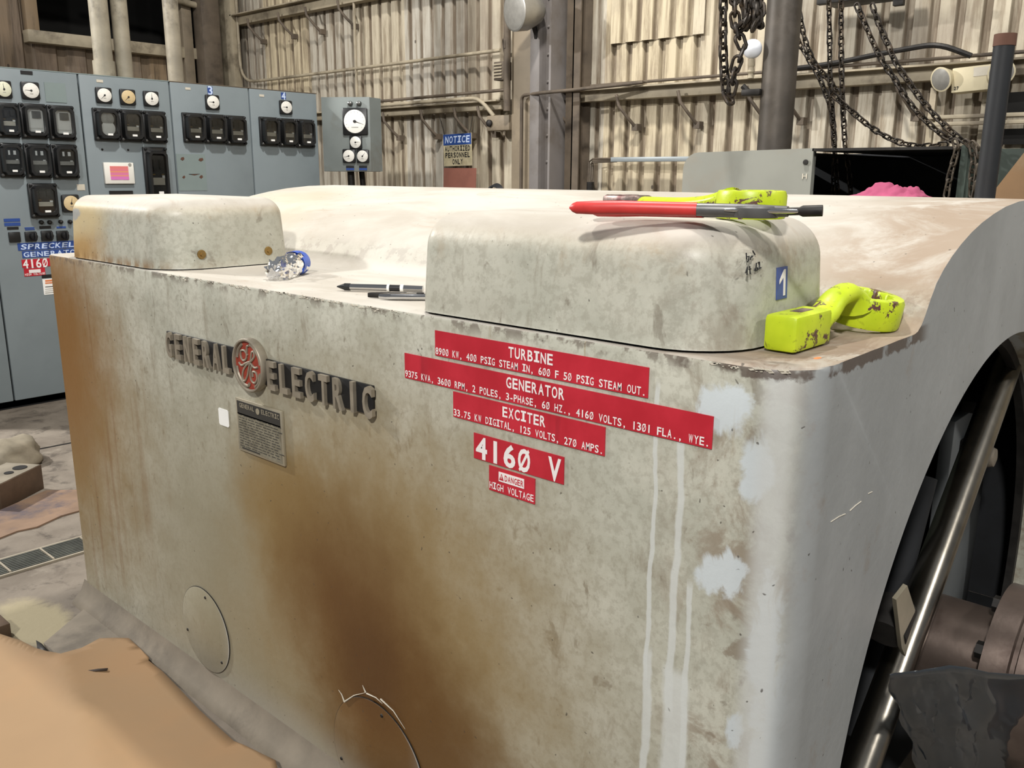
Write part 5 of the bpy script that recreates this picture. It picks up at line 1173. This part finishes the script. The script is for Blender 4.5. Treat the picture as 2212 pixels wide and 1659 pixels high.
# chrome tools
t = empty('chrome_ratchet', (1.36, 1.6, 1.321)); tag(t, 'slim chrome tool with black pointed tip lying on the shelf', 'tool')
a, b = P(728, 619, 2, 1.331), P(905, 624, 2, 1.331)
def seg(n_, s0, s1, r0, r1, mat, sg=16):
    mb = MB(); mb.tube([a.lerp(b, s0), a.lerp(b, (s0+s1)/2), a.lerp(b, s1)], [r0, (r0+r1)/2, r1], sg); mb.build(n_, M[mat], t)
seg('pointed_tip', 0, .10, .0015, .0085, 'black_plastic'); seg('tip_collar', .095, .165, .0088, .0088, 'black_plastic'); seg('barrel', .16, .62, .0078, .0082, 'chrome'); seg('ring', .62, .65, .0092, .0092, 'paper'); seg('grip_band', .65, .78, .0082, .0082, 'black_plastic'); seg('ring', .78, .82, .0092, .0092, 'paper'); seg('hex_end', .82, 1.05, .0095, .0088, 'chrome', 6)
t = empty('adjustable_wrench', (1.31, 1.5, 1.321)); tag(t, 'chrome wrench with open jaw, partly hidden behind the right cover', 'wrench')
a, b = P(792, 638, 2, 1.328), P(915, 640, 2, 1.328); ux = (b-a).normalized(); m = frame(tuple(a+Vector((0, 0, -.006))), ux, (0, 0, 1))
L_ = (b-a).length
mb = MB(); mb.prism([(0, .006), (.05, .02), (.09, .022), (.075, .006), (.05, .003)], .0, .012, mat=m, bev=.0015); mb.build('upper_jaw', M['dark_steel'], t)
mb = MB(); mb.prism([(.03, -.018), (.075, -.003), (.11, .016), (L_+.06, .012), (L_+.06, -.016), (.11, -.024), (.06, -.025)], .0, .013, mat=m, bev=.003); mb.build('jaw_body', M['chrome'], t)
mb = MB(); mb.lathe([(.009, .0), (.009, .0148)], 16, mat=m @ Matrix.Translation((.125, -.005, 0))); mb.build('adjusting_screw', M['dark_steel'], t)
# pink rag on the crest
mb = MB(); vs, fs = [], []; NX, NY = 44, 20
c0_, c1_ = P(1843, 418, 0, 2.62), P(1997, 421, 0, 2.62)
for i in range(NX+1):
    for j in range(NY+1):
        u_, v_ = i/NX, j/NY; p = c0_.lerp(c1_, u_); env = math.sin(math.pi*v_)**.5*(.35+.65*min(1, 3.6*u_)*min(1, 9*(1-u_)))
        hgt = .006+.016*env*(.85+1.5*noise.noise(Vector((u_*3.1, v_*1.5, 2)))+.55*abs(noise.noise(Vector((u_*9+v_*3, v_*4, 5)))))+.006*math.exp(-((u_-.45)/.10)**2)*env
        vs.append((p.x+(v_-.5)*.16+.012*noise.noise(Vector((u_*5, v_*3, 7))), p.y, 1.538+max(0, hgt)*env+.011*noise.noise(Vector((u_*16, v_*8, 1)))*env))
for i in range(NX):
    for j in range(NY): a = i*(NY+1)+j; fs.append((a, a+1, a+NY+2, a+NY+1))
mb.raw(vs, fs); o = mb.build('pink_rag', M['rag'], angle=60); tag(o, 'crumpled pink rag on top of the machine in front of the dark opening', 'rag'); o.modifiers.new('thickness', 'SOLIDIFY').thickness = .003
# orange paint spot
mb = MB(); a = P(1766, 773, 2, 1.321); mb.lathe([(.008, 0), (.006, .0006)], 12, mat=Matrix.Translation((a.x, a.y, 1.3207)) @ Matrix.Diagonal((1.4, .6, 1, 1))); mb.build('orange_spot', M['orange_mark'], mach)
# ================================================================ floor things
mb = MB(); vs, fs = [], []
pr_ = [(1.145, 0.0), (1.150, .012), (1.165, .028), (1.185, .046), (1.198, .075), (1.2015, .085)]
yy = [.3+.12*i for i in range(25)]
for y in yy+[3.27]:
    for x, z in pr_: vs.append((x-.03*noise.noise(Vector((y*2, z*3, 0)))*(1.2-x)/.05*.35-(0.03 if False else 0), y, z))
for i in range(len(yy)):
    for j in range(5): a = i*6+j; fs.append((a, a+6, a+7, a+1))
mb.raw(vs, fs); bmesh.ops.recalc_face_normals(mb.bm, faces=mb.bm.faces); struct(mb.build('trim_1', M['plinth'], angle=60))
mb = MB(); g = [P(x, y, 2, 0) for x, y in ((95, 1395), (186, 1318), (250, 1330), (420, 1440), (300, 1440), (118, 1428))]
mb.prism([(p.x, p.y) for p in g], -.005, .012, bev=.002); struct(mb.build('trim_2', M['plinth']))
# cardboard: two overlapping creased sheets
def sheet(name, outline, z0, label, grp, lift):
    mb = MB(); t = bmesh.new(); pts = [P(x, y, 2, z0) for x, y in outline]
    vs_ = [t.verts.new(p) for p in pts]; t.faces.new(vs_); bmesh.ops.triangulate(t, faces=t.faces)
    for _ in range(5): 
        bmesh.ops.subdivide_edges(t, edges=[e for e in t.edges if e.calc_length() > .05], cuts=1, use_grid_fill=False); bmesh.ops.triangulate(t, faces=[f for f in t.faces if len(f.verts) > 3])
    for v in t.verts: v.co.z += lift(v.co)
    for e in t.faces: e.normal_update()
    if sum(f.normal.z for f in t.faces) < 0: bmesh.ops.reverse_faces(t, faces=t.faces)
    mb._fin(t, 0, None); o = mb.build(name, M['card'], angle=60); md = o.modifiers.new('thickness', 'SOLIDIFY'); md.thickness = .005; md.offset = -1
    return tag(o, label, 'cardboard', grp)
def fold(c):            # one soft crease running from the notch towards the camera, and a faint second one
    p, q = P(133, 1428, 2, .05), P(250, 1760, 2, .05); d = (q-p).normalized(); nrm = Vector((-d.y, d.x, 0)); k = (Vector((c.x, c.y, 0))-Vector((p.x, p.y, 0))).dot(nrm)
    return .030*math.exp(-abs(k)/.10)-.004+.004*noise.noise(Vector((c.x*3, c.y*3, 0)))
card = sheet('cardboard_sheet', [(-60, 1335), (0, 1371), (45, 1388), (78, 1408), (100, 1417), (133, 1428), (160, 1414), (176, 1407), (215, 1381), (246, 1378), (278, 1377), (300, 1396), (322, 1418), (320, 1424), (350, 1448), (430, 1530), (505, 1598), (526, 1606), (595, 1640), (602, 1668), (640, 1760), (-60, 1760)], .04, 'large creased cardboard sheet on the floor against the machine, with a dark slot', None, fold)
mb = MB(); a, b = P(188, 1450, 2, .050), P(232, 1447, 2, .050); n_ = (b-a).normalized().cross(Z)
mb.raw([a, a.lerp(b, .5)-n_*.006, b-n_*.006, b+n_*.004, a.lerp(b, .4)+n_*.006], [(0, 1, 2, 3, 4)]); o = mb.build('slot', M['card_edge'], card); o.modifiers.new('thickness', 'SOLIDIFY').thickness = .003
mb = MB(); mb.raw([P(x, y, 2, .05) for x, y in ((78, 1385), (90, 1392), (113, 1417), (82, 1410))], [(0, 1, 2, 3)]); o = mb.build('dark_scrap', M['dark_steel']); tag(o, 'small dark grey scrap poking up between cardboard and base', 'scrap'); o.modifiers.new('thickness', 'SOLIDIFY').thickness = .004  # small flat piece in dark grey, slightly thickened
# steel block with holes and sack behind
t = empty('steel_block', P(60, 1075, 2, 0)); t.matrix_basis = Matrix.Translation(t.location); tag(t, 'brown steel block with round holes in its top, lying on the floor at the left', 'block')
A_ = P(96, 1055, 2, 0); B_ = P(5, 1103, 2, 0); zt_ = .13
d1 = (A_-B_).normalized(); d1.z = 0; d2 = Vector((-d1.y, d1.x, 0))
if d2.y < 0: d2 = -d2
L1, L2 = (A_-B_).length, .20
m = Matrix.Identity(4); 
for i in range(3): m[i][0], m[i][1], m[i][2], m[i][3] = d1[i], d2[i], Z[i], B_[i]
mb = MB(); mb.box((L1/2-.0, L2/2, zt_/2), (L1, L2, zt_), mat=m, bev=.004); o = mb.build('block_body', M['block_steel'], t)
mb = MB(); mb.box((L1/2-.0, L2/2, zt_), (L1-.01, L2-.01, .004), mat=m); mb.build('block_top', M['block_top'], t)
for x, r_ in ((.06, .022), (L1*.52, .022), (L1*.78, .034)):
    mb = MB(); mb.lathe([(r_, 0), (r_, .004)], 20, mat=m @ Matrix.Translation((x, .07, zt_+.001))); mb.build('hole', M['pit'], t)
mb = MB(); t2 = bmesh.new(); bmesh.ops.create_icosphere(t2, subdivisions=4, radius=1)
for v in t2.verts:
    k = 1+.28*noise.noise(v.co*1.7)+.1*abs(noise.noise(v.co*5)); v.co = Vector((v.co.x*.20*k, v.co.y*.16*k, max(0, v.co.z*.15*k+.05)))
c_ = P(10, 1005, 2, 0); mb._fin(t2, 0, Matrix.Translation((c_.x+.02, c_.y, 0)) @ Matrix.Diagonal((.95, .95, .75, 1))); tag(mb.build('dusty_sack', M['sack'], angle=60), 'dusty crumpled canvas bundle behind the steel block', 'bundle')
mb = MB(); g = [P(x, y, 2, 0) for x, y in ((-60, 1185), (0, 1165), (38, 1150), (80, 1141), (132, 1117), (200, 1098), (200, 1060), (100, 1062), (0, 1105), (-60, 1130))]
mb.prism([(p.x, p.y) for p in g], 0.001, .008); tag(mb.build('rusty_sheet', M['rusty_sheet']), 'flat rust-tan steel sheet on the floor under the block', 'sheet')
t = empty('small_block', P(10, 1375, 2, 0)); t.matrix_basis = Matrix.Translation(t.location); tag(t, 'small dark brown block at the left edge just above the cardboard', 'block')
A_ = P(20, 1373, 2, 0); mb = MB(); mb.box((A_.x-.075, A_.y+.02, .03), (.15, .10, .06), bev=.004, rot=Matrix.Identity(4)); mb.build('block_body', M['block_steel'], t)
# trench drain
t = empty('trench_drain', P(90, 1205, 2, 0)); t.matrix_basis = Matrix.Translation(t.location); tag(t, 'floor trench drain covered by dark steel grating at the left of the machine', 'drain')
A_, B_ = P(0, 1230, 2, 0), P(178, 1178, 2, 0); C_, D_ = P(0, 1213, 2, 0), P(0, 1246, 2, 0)
d1 = (B_-A_).normalized(); d2 = Vector((-d1.y, d1.x, 0)); wd = abs((C_-D_).dot(d2))
m = Matrix.Identity(4)
for i in range(3): m[i][0], m[i][1], m[i][2], m[i][3] = d1[i], d2[i], Z[i], A_[i]
mb = MB(); mb.box((.3, 0, .0015), (1.7, wd+.012, .002), mat=m); mb.build('pit_floor', M['pit'], t)
pl_ = .168
for k in range(-3, 6):
    mb = MB(); x = k*pl_+.1
    for j in range(9): mb.box((x, -wd/2+wd*(j+.5)/9, .007), (pl_-.014, wd/9*.5, .006), mat=m)
    mb.build('grate_panel', M['grate'], t)
    mb = MB(); mb.box((x+pl_/2, 0, .008), (.008, wd, .008), mat=m); mb.build('grate_joint', M['grate_edge'], t)
mb = MB(); mb.box((.3, wd/2+.008, .005), (1.7, .012, .008), mat=m); mb.box((.3, -wd/2-.008, .005), (1.7, .012, .008), mat=m); mb.build('kerb_angle', M['grate_edge'], t)
mb = MB(); a, b = P(47, 978, 2, 0), P(156, 957, 2, 0); d_ = (b-a); mb.tube([a-d_*1.5, b+d_*1.5], .006, 4); struct(mb.build('trim_3', M['pit']))
